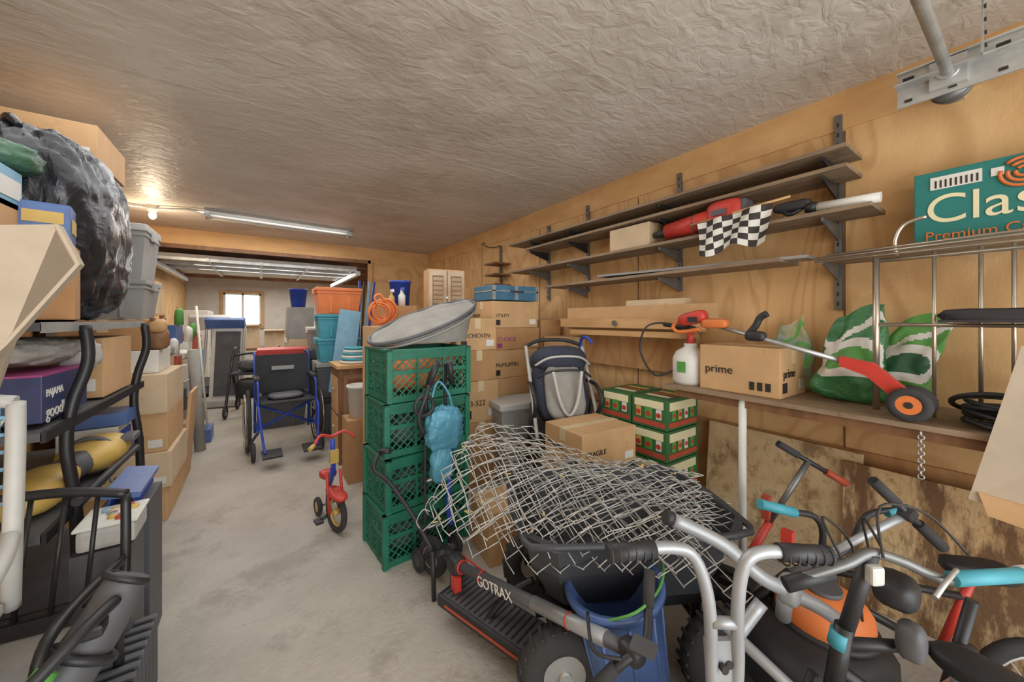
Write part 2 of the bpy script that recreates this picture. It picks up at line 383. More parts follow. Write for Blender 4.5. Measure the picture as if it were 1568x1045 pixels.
for i in range(9):b.box((-.0345,.25-.013*i,.245),(.002,.005,.03),ink)
for R in(.05,.033,.016):b.ring((-.034,.045,.235),(1,0,0),R,.006,orng,6,20,0,330)
b.tube([(-.034,-.03,.24),(-.034,-.1,.27),(-.034,-.18,.24),(-.034,-.3,.27)],.005,lgrn)
b.done()
h=M('metal_headboard');x=2.12
h.cyl((x,.4,.926),(x,.4,1.56),.011,chrome)
for z in(1.28,1.545):h.cyl((x,.4,z),(x,-.6,z),.008,chrome)
h.cyl((x,.6,1.58),(x,-.6,1.6),.007,chrome).cyl((x-.02,.6,1.565),(x-.02,-.6,1.57),.005,chrome).cyl((x-.05,.55,1.585),(x-.05,-.6,1.61),.005,chrome)
for y in(.24,.13,.06,.0,-.06,-.12,-.2):h.cyl((x,y,.926),(x,y,1.57),.006,chrome)
h.tube([(x,.34,1.56),(x,.345,1.62),(x,.32,1.68),(x,.26,1.7)],.007,chrome);h.done()
t=M('tool_tray');t.blob((2.07,.07,1.315),(.1,.3,.05),blk,e=.4,na=.1).bx(2.02,2.11,-.1,.22,1.29,1.3,blk);t.done()
# ---------- bench
b=M('plywood_workbench');b.bx(1.94,2.41,-.8,1.26,.905,.925,shelfm).bx(1.96,2.0,-.8,1.2,.865,.905,dwood).bx(2.36,2.41,-.8,1.2,.8,.905,plyd)
b.cyl((1.97,.85,0),(1.97,.85,.905),.018,white);b.done()
ch=M('hanging_chain')
for i in range(12):ch.ring((1.935,.25,.895-i*.014),(1,0,0) if i%2 else (0,1,0),.008,.0022,galv,5,10)
ch.done()
o=M('osb_sheet');o.box((2.33,.85,.33),(.018,.72,.66),osb,rot=(0,6,0));o.done()
o=M('osb_sheet');o.box((2.3,-.1,.31),(.018,1.3,.62),osb2,rot=(0,6,0));o.done()
carton(2.0,2.32,.7,1.08,.926,1.165,cb,lab=('prime',.06,ink))
sp=M('garden_sprayer');sp.lathe([(0,0),(.085,0),(.095,.02),(.095,.15),(.075,.19),(.035,.215),(.035,.235),(0,.235)],(2.08,1.18,.926),(0,0,1),white)
sp.cyl((2.08,1.18,1.15),(2.08,1.18,1.24),.02,red).tube([(2.08,1.13,1.24),(2.08,1.2,1.26),(2.08,1.27,1.24)],.012,blk).box((1.984,1.18,1.03),(.004,.05,.06),lgrn)
sp.tube([(2.08,1.27,1.0),(2.0,1.36,.96),(1.98,1.45,1.1),(1.98,1.42,1.24),(2.02,1.36,1.28),(2.05,1.25,1.27)],.006,blk).tube([(2.1,1.36,1.27),(2.05,1.22,1.26),(2.02,1.14,1.25)],.013,blk)
sp.done()
sj=M('plastic_jug');sj.blob((2.25,1.17,1.02),(.12,.12,.19),white,e=.5,na=.03).cyl((2.25,1.17,1.1),(2.25,1.17,1.15),.02,blk).done()
tr=M('string_trimmer')
tr.blob((2.0,1.12,1.31),(.08,.16,.07),red,e=.6,na=.03,rot=(-14,0,0)).tube([(2.0,1.2,1.3),(2.0,1.24,1.26),(2.0,1.2,1.23),(2.0,1.08,1.25)],.011,orng).blob((2.0,1.0,1.28),(.06,.14,.05),orng,e=.5,na=.02).box((1.96,1.1,1.3),(.01,.05,.03),blk)
tr.cyl((2.0,1.0,1.27),(1.98,.46,1.125),.011,galv).tube([(1.99,.83,1.23),(1.99,.8,1.27),(1.99,.78,1.31),(1.99,.75,1.33)],.016,blk).blob((1.99,.8,1.22),(.05,.09,.05),blk,na=.03)
tr.slab([(1.96,.48,1.15),(1.96,.38,1.13),(1.96,.29,1.04),(1.96,.32,1.0),(1.96,.4,1.08),(1.96,.48,1.11)],(1,0,0),.04,red)
for x in(1.94,2.03):
    tr.ring((x,.28,.99),(1,0,0),.045,.017,rub,10,24).disc((x,.28,.99),(1,0,0),.036,.025,orng).disc((x,.28,.99),(1,0,0),.012,.03,ink)
tr.done()
s=M('fertiliser_bag');s.sack((2.2,.51,.93),.26,.11,.42,gbag,white,lgrn,rz=-100,rx=-4,ry=0,seed=1);s.done()
s=M('fertiliser_bag');s.sack((2.31,.38,.93),.2,.08,.4,lgrn,white,dgrn,rz=-84,ry=10,seed=2);s.done()
s=M('potting_mix_bag');s.sack((2.32,.76,.93),.2,.1,.36,ybag,lgrn,skyb,rz=-90,ry=-5,seed=5);s.done()
hs=M('coiled_black_hose')
for i in range(6):hs.ring((2.13+.012*(i%2),.08-.02*(i%3),.945+.012*i),(.07*math.sin(i*2),.09*math.cos(i*1.7),1),.09+.018*(i%3),.009,blk,8,30)
hs.ring((2.14,.1,1.0),(.5,.1,1),.1,.009,blk,8,30)
hs.tube([(2.04,.16,.95),(1.99,.1,.94),(1.98,.0,.945),(2.0,-.1,.94),(2.05,-.16,.95)],.009,blk).tube([(2.03,.05,1.0),(2.0,.0,.96),(1.99,-.05,.95)],.013,rub);hs.done()
pb=M('flattened_carton');pb.slab([(1.9,.14,.72),(1.86,-.3,.66),(1.93,-.3,1.2),(1.93,.04,1.22)],(-1,.1,0),.012,cb4);pb.slab([(1.87,.1,.69),(1.84,-.3,.64),(1.85,-.3,.72),(1.89,.12,.75)],(-1,.1,0),.008,cb);pb.done()
# ---------- green box stack
carton(1.94,2.36,1.36,1.78,0,.27,cb3)
for lv in range(3):
    for k in range(2):
        b=M('jar_carton',TM(1.97,1.74-.25*k,.272+lv*.186,0));b.box((.15,-.12,.09),(.34,.24,.18),grn2,bev=.003)
        yc=-.12
        b.box((-.021,yc,.145),(.003,.2,.045),cream).box((-.021,yc,.03),(.003,.22,.03),redp).box((-.022,yc,.09),(.003,.05,.07),lgrn).box((-.022,yc-.07,.09),(.003,.035,.06),white).box((-.022,yc+.07,.09),(.003,.035,.06),yel)
        for q in(-.07,0,.07):b.disc((-.023,yc+q,.085),(1,0,0),.016,.004,red,12)
        b.box((.15,-.242,.14),(.28,.003,.05),cream).box((.15,-.242,.03),(.3,.003,.03),redp)
        for q in range(4):b.box((.05+.065*q,-.243,.085),(.035,.003,.06),[lgrn,yel,white,lgrn][q]).disc((.05+.065*q,-.245,.085),(0,1,0),.013,.003,red,12)
        for q in range(3):b.box((.08+.07*q,-.12,.1812),(.04,.16,.001),[cream,redp,yel][q])
        b.done()
carton(1.46,1.86,1.46,1.8,0,.46,cb3)
carton(1.44,1.86,1.4,1.74,.462,.67,cb,lab=('FRAGILE',.04,ink),rz=-4)
carton(1.0,1.3,1.62,1.9,0,.28,cb,rz=-8)
s=M('folded_stroller',TM(1.78,1.98,0,-25))
s.blob((0,.02,.82),(.4,.2,.56),navy,rot=(-22,0,0),e=.65,na=.05,fold=.03,sub=40).blob((0,-.1,.8),(.28,.08,.4),fab,rot=(-22,0,0),e=.6,na=.05)
s.blob((0,.06,1.0),(.42,.28,.2),navy,rot=(-20,0,0),e=.8,na=.03).tube([(-.2,-.06,.98),(-.1,-.11,1.04),(.1,-.11,1.04),(.2,-.06,.98)],.008,lgry).tube([(-.19,-.1,.9),(-.1,-.15,.95),(.1,-.15,.95),(.19,-.1,.9)],.008,blk)
for x in(-.22,.22):
    s.tube([(x,-.22,.52),(x,-.1,.7),(x,.06,.95),(x,.16,1.1)],.013,lgry).tube([(x,-.12,.62),(x*1.05,-.2,.75),(x*1.05,-.1,.84),(x,.05,.85)],.014,blk)
    s.cyl((x,-.2,.55),(x,-.1,.12),.013,blk).cyl((x,-.05,.72),(x,.16,.12),.013,blk)
    s.ring((x,-.1,.1),(1,0,0),.08,.02,rub).ring((x,.14,.1),(1,0,0),.08,.02,rub)
s.tube([(-.1,-.17,.95),(-.06,-.2,.75),(0,-.21,.66),(.06,-.2,.75),(.1,-.17,.95)],.012,lgry).tube([(-.22,.16,1.1),(-.1,.2,1.14),(.1,.2,1.14),(.22,.16,1.1)],.014,blk)
s.bx(-.2,.2,-.2,.1,.5,.56,blk);s.done()
s=M('blue_umbrella');s.cyl((2.1,2.1,0),(2.05,2.05,.9),.025,blue,.012).tube([(2.05,2.05,.9),(2.04,2.04,1.08),(2.0,1.98,1.16),(1.97,1.9,1.17),(1.98,1.86,1.13)],.011,blue);s.done()
b=M('storage_tote',TM(1.72,2.4,0,-10));b.hexa([(-.17,-.12,0),(.17,-.12,0),(.17,.12,0),(-.17,.12,0),(-.22,-.15,.62),(.22,-.15,.62),(.22,.15,.62),(-.22,.15,.62)],gry).box((0,0,.64),(.48,.34,.05),lgry,bev=.01)
for k in range(3):b.box((-.1+.1*k,-.145,.35),(.02,.03,.45),gry)
b.done()
# ---------- central stack
carton(1.6,2.08,2.62,3.0,0,.42,cb3);carton(1.62,2.1,2.6,3.0,.422,.8,cb,lab=('00004-049',.05,ink))
carton(1.6,2.08,2.62,3.0,.802,1.04,cb,lab=('McMUFFIN',.05,ink));carton(1.62,2.1,2.62,3.0,1.042,1.23,cb3,lab=('CHOICE',.05,mag));carton(1.6,2.08,2.62,3.0,1.232,1.46,cb,lab=('UTILITY',.04,ink))
t=M('blue_metal_trunk',TM(1.85,2.8,1.464,0));tk=mat('trunk_blue',(70,116,142),.4);t.box((0,0,.07),(.48,.34,.13),tk,bev=.01).box((0,0,.085),(.49,.35,.01),galv)
for x in(-.23,.23,0):t.box((x,-.172,.07),(.03,.006,.12),galv)
t.tube([(-.06,-.175,.09),(-.05,-.2,.08),(.05,-.2,.08),(.06,-.175,.09)],.006,blk);t.done()
carton(2.12,2.4,2.3,2.58,0,.85,cb3,tp=False);carton(2.12,2.4,2.3,2.58,.852,1.15,cb,lab=('pull',.05,ink))
carton(2.12,2.36,2.62,3.0,0,1.3,cb3,tp=False)
carton(1.28,1.58,2.5,2.85,0,.5,cb3);carton(1.26,1.58,2.5,2.85,.502,.82,cb,lab=('93-522',.06,ink));carton(1.25,1.56,2.5,2.85,.822,1.06,cb3);carton(1.22,1.56,2.5,2.86,1.062,1.31,cb,lab=('McCHICKEN',.045,ink))
carton(.98,1.2,2.62,2.95,0,.75,cb,lab=('LAMP',.05,ink));carton(1.0,1.2,2.6,2.9,.752,1.02,cb3)
carton(1.5,1.8,3.1,3.5,0,1.5,cb3,tp=False)
carton(1.14,1.48,3.0,3.4,0,1.3,cb3,tp=False)
b=M('wooden_shutter_cabinet',TM(1.42,3.2,1.302,-8));b.bx(-.17,.17,-.08,.1,0,.46,wood)
cw=mat('whitewash_wood',(206,186,158),.6,ns=5,col2=(168,140,108))
for x in(-.085,.085):
    b.bx(x-.08,x+.08,-.1,-.08,.01,.45,cw).bx(x-.05,x+.05,-.105,-.1,.05,.4,dwood)
    for q in range(8):b.box((x,-.108,.075+.042*q),(.09,.006,.03),cw,rot=(25,0,0))
b.cyl((-.01,-.11,.2),(-.01,-.125,.2),.01,galv);b.done()
carton(.84,1.12,3.1,3.5,0,1.42,cb3,tp=False)
b=M('blue_bucket');b.lathe([(0,0),(.085,0),(.1,.24),(.106,.24),(.106,.26),(.098,.26),(.08,.02)],(1.13,3.6,1.42),(0,0,1),blue).lathe([(0,0),(.09,0),(.09,1.42),(0,1.42)],(1.13,3.62,0),(0,0,1),gry).done()
b=M('spray_bottle');b.lathe([(0,0),(.025,0),(.025,.07),(.01,.1),(.01,.12),(0,.12)],(.93,3.2,1.422),(0,0,1),yel).box((.93,3.18,1.55),(.02,.05,.025),white).done()
b=M('spray_bottle');b.lathe([(0,0),(.03,0),(.03,.09),(.012,.12),(.012,.14),(0,.14)],(1.02,3.2,1.422),(0,0,1),white).box((1.02,3.18,1.57),(.02,.05,.025),blue).done()
def latt(m,o,ux,W,Hh,mt,t=.004,st=.042):
    o=V(o);ux=V(ux);k=-Hh
    while k<W:
        a0=max(k,0);h0=a0-k;a1=min(k+Hh,W);h1=a1-k
        if a1-a0>.01:
            m.cyl(o+ux*a0+V((0,0,h0)),o+ux*a1+V((0,0,h1)),t,mt,seg=4)
            m.cyl(o+ux*(W-a0)+V((0,0,h0)),o+ux*(W-a1)+V((0,0,h1)),t,mt,seg=4)
        k+=st
def crate(X,mt=grn,w=.48,d=.33,h=.28,fill=None,name='green_milk_crate'):
    m=M(name,X)
    for sx,sy,L_,ux in((-w/2,-d/2,w,(1,0,0)),(-w/2,d/2,w,(1,0,0)),(-w/2,-d/2,d,(0,1,0)),(w/2,-d/2,d,(0,1,0))):
        ux=V(ux)
        for z0,z1 in((0,.035),(h-.055,h),(h*.52,h*.52+.022)):
            c0=V((sx,sy,(z0+z1)/2))+ux*L_/2
            m.box(c0,(abs(ux.x)*L_+.008,abs(ux.y)*L_+.008,z1-z0),mt)
        latt(m,(sx,sy,.035),ux,L_,h*.52-.035,mt)
        latt(m,(sx,sy,h*.52+.02),ux,L_,h-.055-h*.52-.02,mt)
        m.box(V((sx,sy,h-.004))+ux*L_/2,(abs(ux.x)*L_+.03,abs(ux.y)*L_+.03,.01),mt)
        for q in(.33,.66):m.box(V((sx,sy,h/2))+ux*L_*q,(.012,.012,h),mt)
    for sx in(-1,1):
        for sy in(-1,1):m.box((sx*w/2,sy*d/2,h/2),(.03,.03,h),mt,bev=.004)
    m.box((0,0,.012),(w,d,.01),mt)
    if fill:fill(m)
    return m.done()
def f1(m):m.blob((-.05,0,.14),(.36,.26,.2),orng,e=.7,na=.15,seed=4).blob((.12,0,.16),(.2,.24,.16),dwood,na=.1)
def f2(m):m.blob((0,0,.12),(.42,.28,.18),dgry,e=.6,na=.15,seed=6)
for i in range(4):
    crate(TM(.76+.005*i,2.12,.287*i,[4,6,3,5][i]),fill=f1 if i==3 else f2)
s=M('folded_pop_up_tent',TM(.82,2.2,1.15,10))
el=lambda a,r,dy=0:(.04+.36*math.cos(a)*r,.19*math.sin(a)*r+dy,.15+.36*.36*math.cos(a)*r+.12*math.sin(a)*r*.3)
s.grid(lambda u,v:(lambda p:(p[0],p[1],p[2]+.045*(1-v*v)+.006*math.sin(u*50)*v))(el(2*math.pi*u,v)),48,8,fab)
s.tube([el(2*math.pi*i/28,1) for i in range(28)],.011,dgry,closed=True,n=2).tube([(lambda p:(p[0]+.01,p[1],p[2]-.03))(el(2*math.pi*i/28,.97)) for i in range(28)],.009,gry,closed=True,n=2)
s.grid(lambda u,v:(lambda p:(p[0]*(1-.1*v)-.02*v,p[1]*(1-.15*v),max(.012,p[2]*(1-v))))(el(2*math.pi*u,.96)),40,3,fab)
s.done()
e=M('orange_extension_cord')
for i in range(7):e.ring((.73+.01*i,2.86,1.35+.004*i),(.3*(i%2),1,.1),.065+.012*(i%3),.009,orng,6,22)
e.tube([(.72,2.84,1.42),(.7,2.84,1.47),(.74,2.84,1.49),(.78,2.84,1.44)],.01,orng);e.done()
carton(.66,.9,2.75,3.05,0,1.25,cb,tp=False)
s=M('folding_luggage_cart',TM(.78,1.84,0,6))
for x in(-.07,.07):
    s.tube([(x,.0,.08),(x,.01,.5),(x*.8,.02,.9),(x*.7,.0,1.0),(x*.4,-.03,1.07)],.009,blk).cyl((x,-.03,.95),(x*.5,-.06,1.08),.015,blk)
    s.ring((x*1.6,0,.06),(1,0,0),.045,.015,rub).disc((x*1.6,0,.06),(1,0,0),.04,.015,dgry)
for z in(.2,.45,.7):s.cyl((-.07,.01,z),(.07,.01,z),.007,galv)
s.blob((.02,-.03,.72),(.22,.1,.24),bluebag,e=.75,na=.12,seed=3,sub=56,fold=.06).blob((0,-.04,.54),(.14,.08,.2),bluebag,na=.12,seed=9,e=.8,fold=.08).tube([(-.06,-.02,.8),(-.04,-.03,.93),(0,-.02,.97),(.05,-.03,.9),(.07,-.03,.82)],.006,bluebag)
s.tube([(-.06,-.03,.98),(-.1,-.05,.9),(-.13,-.04,.8),(-.1,-.04,.72)],.012,blk).ring((-.1,-.04,.86),(0,1,0),.05,.01,blk)
s.tube([(.05,-.03,.68),(.05,-.05,.6),(.04,-.04,.3),(.06,-.04,.2)],.012,blue);s.done()
s=M('black_pull_handle');s.tube([(.5,1.98-.05,.62),(.46,1.88,.56),(.52,1.82,.5),(.6,1.72,.36),(.66,1.62,.22)],.011,blk).cyl((.5,1.93,.62),(.54,1.88,.635),.014,blk).cyl((.66,1.62,.22),(.66,1.6,.0),.011,blk).done()
s=M('childs_tricycle',TM(.38,2.46,0,10))
s.wheel((0,0,.12),(1,0.1,0),.12,.018,rub,yel,6).slab([(-.015,-.09,.21),(-.015,.02,.26),(-.015,.1,.2),(-.015,.0,.235)],(1,0,0),.04,red)
for x in(-.04,.04):s.cyl((x,0,.12),(x,.05,.36),.009,red)
s.blob((0,0,.235),(.09,.24,.04),red,e=.8,na=.02).cyl((0,.05,.34),(0,.07,.55),.014,blue).tube([(-.12,.02,.55),(-.07,.06,.59),(0,.07,.57),(.07,.06,.59),(.12,.02,.55)],.009,red).cyl((-.12,.02,.55),(-.15,0,.54),.013,yel)
s.tube([(0,.06,.36),(.02,.15,.28),(.04,.25,.2)],.018,blue).cyl((-.05,0,.12),(-.09,0,.1),.01,blk).box((-.1,0,.1),(.04,.06,.015),blk).box((0,.04,.45),(.05,.02,.08),yel).blob((.04,.28,.26),(.1,.1,.05),red)
for x in(-.02,.12):s.ring((x,.28,.06),(1,0,0),.045,.015,rub).disc((x,.28,.06),(1,0,0),.035,.02,yel)
s.cyl((-.02,.28,.06),(.12,.28,.06),.008,steel).cyl((.04,.28,.06),(.04,.26,.22),.014,blue);s.done()
s=M('wooden_cabinet');s.bx(.57,1.0,3.56,3.98,0,.86,dwood).bx(.55,1.02,3.53,4.0,.86,.89,wood)
for z in(.1,.45):s.bx(.565,.57,3.6,3.94,z,z+.32,wood).cyl((.55,3.78,z+.2),(.565,3.78,z+.2),.015,galv)
s.bx(.61,.96,3.555,3.56,.06,.8,beam).bx(.65,.92,3.55,3.556,.1,.76,dwood);s.done()
s=M('rope_coil')
for i in range(6):s.ring((.74,3.72,.905+.025*i),(0.04*(i%2),0,1),.12-.006*i,.013,teal if i%2 else white,8,26)
s.done()
carton(.56,.8,3.1,3.34,0,.5,cb3,tp=False)
s=M('white_bucket');s.lathe([(0,0),(.085,0),(.1,.24),(.108,.24),(.108,.26),(.095,.26),(.085,.03)],(.68,3.22,.502),(0,0,1),white);s.done()
s=M('light_blue_board');s.box((.76,4.35,.96),(.22,.03,.9),skyb,rot=(-6,8,0)).done()
def tote(x,y,z,w,d,hh,mt,lid,name='storage_tote',rz=0):
    m=M(name,TM(x,y,z,rz));m.hexa([(-w/2*.86,-d/2*.86,0),(w/2*.86,-d/2*.86,0),(w/2*.86,d/2*.86,0),(-w/2*.86,d/2*.86,0),(-w/2,-d/2,hh*.86),(w/2,-d/2,hh*.86),(w/2,d/2,hh*.86),(-w/2,d/2,hh*.86)],mt)
    m.box((0,0,hh*.93),(w*1.05,d*1.05,hh*.13),lid,bev=.008).box((0,0,hh*.8),(w*1.02,d*1.02,.015),mt)
    for sx in(-1,1):m.box((sx*w*.2,-d/2*.93,hh*.4),(w*.06,.015,hh*.7),mt);m.box((sx*w*.53,0,hh*.85),(.015,d*.3,hh*.2),lid)
    return m.done()
tote(.74,4.75,0,.46,.4,.42,dgry,blk);tote(.74,4.75,.422,.46,.4,.4,dgry,gry)
tote(.74,4.75,.824,.44,.4,.27,teal,teal);tote(.74,4.75,1.096,.44,.4,.27,teal,teal);tote(.74,4.75,1.368,.46,.42,.3,orng,orng)
tote(.22,5.4,.4,.5,.42,.55,blk,red);tote(.22,5.4,0,.5,.42,.4,dgry,dgry)
tote(.72,5.7,0,.4,.42,.9,dgry,dgry);tote(.72,5.7,.902,.4,.42,.3,gry,white)
b=M('blue_bucket');b.lathe([(0,0),(.1,0),(.13,.28),(.14,.28),(.14,.3),(.12,.3),(.1,.03)],(.5,6.9,1.5),(0,0,1),blue);b.done()
carton(.33,.75,6.6,7.1,0,.5,cb3,tp=False);carton(.35,.72,6.65,7.1,.502,1.0,cb2,tp=False);carton(.33,.7,6.65,7.1,1.002,1.498,gry,tp=False,name='white_carton')
tote(.98,6.7,0,.4,.4,.6,blu2,white);tote(.98,6.7,.602,.4,.4,.5,white,gry);carton(.8,1.15,6.5,6.9,1.104,1.5,cb4)
s=M('skis_bundle')
for i in range(4):s.box((1.2+.04*i,5.8,.95),(.03,.02,1.9),[blue,ink,skyb,blue][i],rot=(-6,2+2*i,0))
s.done()
def wheelchair(X):
    m=M('wheelchair',X);fb=mat('black_vinyl',(44,44,46),.6)
    for x in(-.3,.3):
        m.wheel((x,.12,.3),(1,0,0),.3,.016,rub,lgry,18,.03,blk).ring((x*1.09,.12,.3),(1,0,0),.255,.008,chrome,6,28)
        xi=x*.8
        m.cyl((xi,.2,.15),(xi,.2,.93),.011,blue).tube([(xi,.2,.9),(xi,.23,.95),(xi,.34,.95)],.011,blue).cyl((xi,.27,.95),(xi,.37,.95),.017,blk)
        m.cyl((xi,.2,.5),(xi,-.24,.5),.011,blue).cyl((xi,.2,.26),(xi,-.24,.26),.011,blue).tube([(xi,-.22,.26),(xi,-.24,.45),(xi,-.2,.68),(xi,-.1,.71),(xi,.2,.71)],.01,blue)
        m.box((xi,.02,.73),(.05,.3,.03),fb,bev=.008)
        m.tube([(xi,-.24,.5),(xi,-.34,.45),(xi*.9,-.45,.2),(xi*.85,-.5,.13)],.01,blue).box((xi*.65,-.5,.12),(.15,.14,.015),blk,rot=(12,0,0))
        m.ring((x*.93,-.26,.09),(1,0,0),.072,.016,rub).disc((x*.93,-.26,.09),(1,0,0),.06,.018,dgry).tube([(x*.93,-.26,.09),(x*.93-.02,-.24,.16),(xi,-.24,.26)],.012,blk)
        m.box((xi,-.02,.6),(.006,.3,.18),fb)
    m.cyl((-.24,-.05,.48),(.24,-.05,.24),.011,blue).cyl((.24,-.07,.48),(-.24,-.07,.24),.011,blue)
    m.box((0,-.02,.51),(.45,.42,.025),fb,bev=.008)
    m.grid(lambda u,v:(-.24+.48*u,.185+.03*math.sin(math.pi*u),.55+.38*v),8,4,fb).box((0,.235,.75),(.46,.01,.37),fb)
    m.box((0,.18,.8),(.2,.01,.04),gry).blob((0,-.03,.545),(.3,.26,.05),dgry,na=.1);return m.done()
wheelchair(TM(.2,4.35,0,4))
# ---------- garden cart
s=M('garden_dump_cart',TM(1.19,1.0,0,-28));hw,hd=.4,.28
pts=lambda w,d,z,r:[( -w+r,-d,z),(w-r,-d,z),(w,-d+r,z),(w,d-r,z),(w-r,d,z),(-w+r,d,z),(-w,d-r,z),(-w,-d+r,z)]
lev=[pts(.3,.19,.3,.05),pts(.37,.25,.44,.08),pts(hw,hd,.57,.1),pts(hw+.02,hd+.02,.57,.1),pts(hw+.02,hd+.02,.555,.1)]
vv=[[s.bm.verts.new(s.X@V(p)) for p in l] for l in lev]
fs=[s.bm.faces.new((vv[i][j],vv[i][(j+1)%8],vv[i+1][(j+1)%8],vv[i+1][j])) for i in range(4) for j in range(8)]+[s.bm.faces.new(vv[0])]
s.fin(fs,tbl)
s.tube(pts(hw+.01,hd+.01,.565,.1),.012,tbl,closed=True,n=3)
s.bx(-.35,.35,-.16,-.12,.24,.29,blkm).bx(-.35,.35,.12,.16,.24,.29,blkm)
for x in(-.28,.28):
    s.cyl((x,-.3,.15),(x,.3,.15),.014,blkm).cyl((x,-.12,.15),(x,-.12,.26),.02,blkm).cyl((x,.12,.15),(x,.12,.26),.02,blkm)
    for y in(-.27,.27):
        s.ring((x,y,.15),(0,1,0),.105,.045,rub,12,28).disc((x,y,.15),(0,1,0),.075,.05,gry).disc((x,y,.15),(0,1,0),.022,.08,galv)
        for q in range(24):
            a_=2*math.pi*q/24;s.box((x+.148*math.cos(a_),y,.15+.148*math.sin(a_)),(.008,.06,.012),rub,rot=(0,-math.degrees(a_),0))
s.tube([(-.33,0,.26),(-.42,0,.22),(-.5,0,.14),(-.54,0,.06)],.014,blkm)
s.done()
# fence: woven layers, neighbouring wires hook at the zig-zag peaks
A,B,C,D=V((.84,1.46,.74)),V((.5,1.25,.55)),V((1.48,.82,.6)),V((1.13,.6,.53))
s=M('chain_link_fence_roll')
for lay in range(4):
    so=lay*11.3;dz=.038*lay;ns_=.025*lay;ph=.25*lay
    def sf(u,v):
        p=A.lerp(C,u).lerp(B.lerp(D,u),v)
        q=noise.noise(V((u*2.5+so,v*2,so)));q2=noise.noise(V((u*6+so,v*4,so+4)))
        z=p.z+.11*math.sin(math.pi*min(1,max(0,v*.9+.08)))*(1-.4*u)+.05*q+.018*q2-dz+.05
        return V((p.x+.02*q2+ns_*math.sin(so),p.y+.02*q+ns_*math.cos(so),z))
    NU=24;NV=15
    for i in range(NU):
        P=[]
        for j in range(NV+1):
            u=(i+.5+(.53 if (i+j)%2 else -.53))/NU;v=j/NV*1.06-.03+.03*math.sin(lay*2)
            uu=u+.02*lay+.5/NU*math.sin(v*4+ph*3);vv_=v+.03*math.sin(u*6+lay*2)
            P.append(sf(uu,vv_)+V((0,0,.0022*(1 if i%2 else -1))))
        a_=random.choice((0,0,1));b_=NV-random.choice((0,0,0,1))
        for j in range(a_,b_):s.cyl(P[j],P[j+1],.0018,wire,seg=5)
# loose bent-over selvedge at the left end
for k in range(9):
    p=B.lerp(A,k/8)+V((0,0,.06));s.tube([p,p+V((-.03,-.01,.02)),p+V((-.05,.0,-.02+.02*math.sin(k*3))),p+V((-.03,.02,-.06))],.0018,wire,5,3)
s.done()
lf=M('dry_leaves')
for i in range(22):
    u,v=random.random(),random.random();p=A.lerp(C,u).lerp(B.lerp(D,u),v)+V((0,0,.15*math.sin(math.pi*v)))
    lf.box(p,(.02,.009,.002),yel if i%3 else dwood,rot=(random.uniform(-40,40),random.uniform(-40,40),random.uniform(0,180)))
lf.done()
s=M('blue_plastic_tub',TM(1.01,.76,.03,20,-8,-6));s.lathe([(0,0),(.1,0),(.115,.05),(.13,.25),(.145,.4),(.16,.4),(.16,.42),(.14,.42),(.125,.25),(.1,.03),(0,.03)],(0,0,0),(0,0,1),blu2,28)
for k in range(10):
    a_=2*math.pi*k/10;s.cyl((.112*math.cos(a_),.112*math.sin(a_),.04),(.14*math.cos(a_),.14*math.sin(a_),.38),.006,blu2,seg=6)
s.tube([(-.15,0,.4),(-.12,-.12,.45),(0,-.16,.46),(.12,-.12,.45),(.15,0,.4)],.004,lgrn);s.done()
# ---------- e-scooter
s=M('electric_kick_scooter');a=V((.70,1.50,.1));b_=V((.86,.98,.1));dr=(b_-a).normalized();nn=V((-dr.y,dr.x,0))
ang=math.degrees(math.atan2(dr.y,dr.x));mid=(a+b_)/2
s.box(mid,((b_-a).length,.17,.05),blk,rot=(0,0,ang),bev=.012).box(mid+V((0,0,.027)),((b_-a).length*.9,.14,.006),dgry,rot=(0,0,ang))
for k in range(18):s.box(mid+dr*(-.23+.027*k)+V((0,0,.032)),(.006,.13,.002),blk,rot=(0,0,ang))
for q in(-1,1):s.box(mid+nn*.087*q,((b_-a).length*.8,.004,.008),redp,rot=(0,0,ang))
fw=V((.72,1.76,.1));rw=V((.89,.9,.1))
for w_ in(fw,rw):
    s.ring(w_,nn,.075,.024,rub,10,28).disc(w_,nn,.06,.03,dgry).ring(w_+nn*.02,nn,.05,.003,gry,5,20).ring(w_-nn*.02,nn,.05,.003,gry,5,20).disc(w_,nn,.022,.07,blk).disc(w_,nn,.012,.08,gry)
s.tube([rw+dr*-.02+V((0,0,.12)),rw+dr*-.1+V((0,0,.09)),rw+dr*-.12+V((0,0,.02))],.02,blk).box(rw+dr*.02+V((0,0,.12)),(.12,.06,.012),blk,rot=(0,0,ang)).box(rw+dr*.05+V((0,0,.11)),(.04,.06,.025),red,rot=(0,20,ang))
nk=V((.71,1.47,.22));en=V((.81,.62,.42));sd=(en-nk).normalized()
for q in(-1,1):s.cyl(fw+nn*.035*q,V((.71,1.56,.24))+nn*.03*q,.012,blk)
s.cyl((.71,1.6,.22),nk,.026,blk).cyl(a+dr*.03,nk,.03,blk,.024).blob(nk,(.07,.1,.08),blk,e=.6,na=.03).cyl(nk,en,.021,dgry,.019,16).box(nk+V((-.02,-.04,-.05)),(.03,.04,.06),red)
s.ring(nk+sd*.05,sd,.024,.005,red,6,16).ring(nk+sd*.2,sd,.022,.003,red,6,16).ring(nk+sd*.66,sd,.022,.003,red,6,16).cyl(nk+sd*.5,nk+sd*.8,.022,silver)
up=sd.cross(V((1,0,0))).normalized()
if up.z<0:up=-up
s.text('GOTRAX',nk+sd*.2+V((-.024,0,-.02)),(sd.x,sd.y,sd.z),up,.052,white)
s.tube([nk+V((.03,0,.03)),nk+sd*.3+V((.04,0,-.03)),nk+sd*.6+V((.03,0,-.03)),en],.004,red)
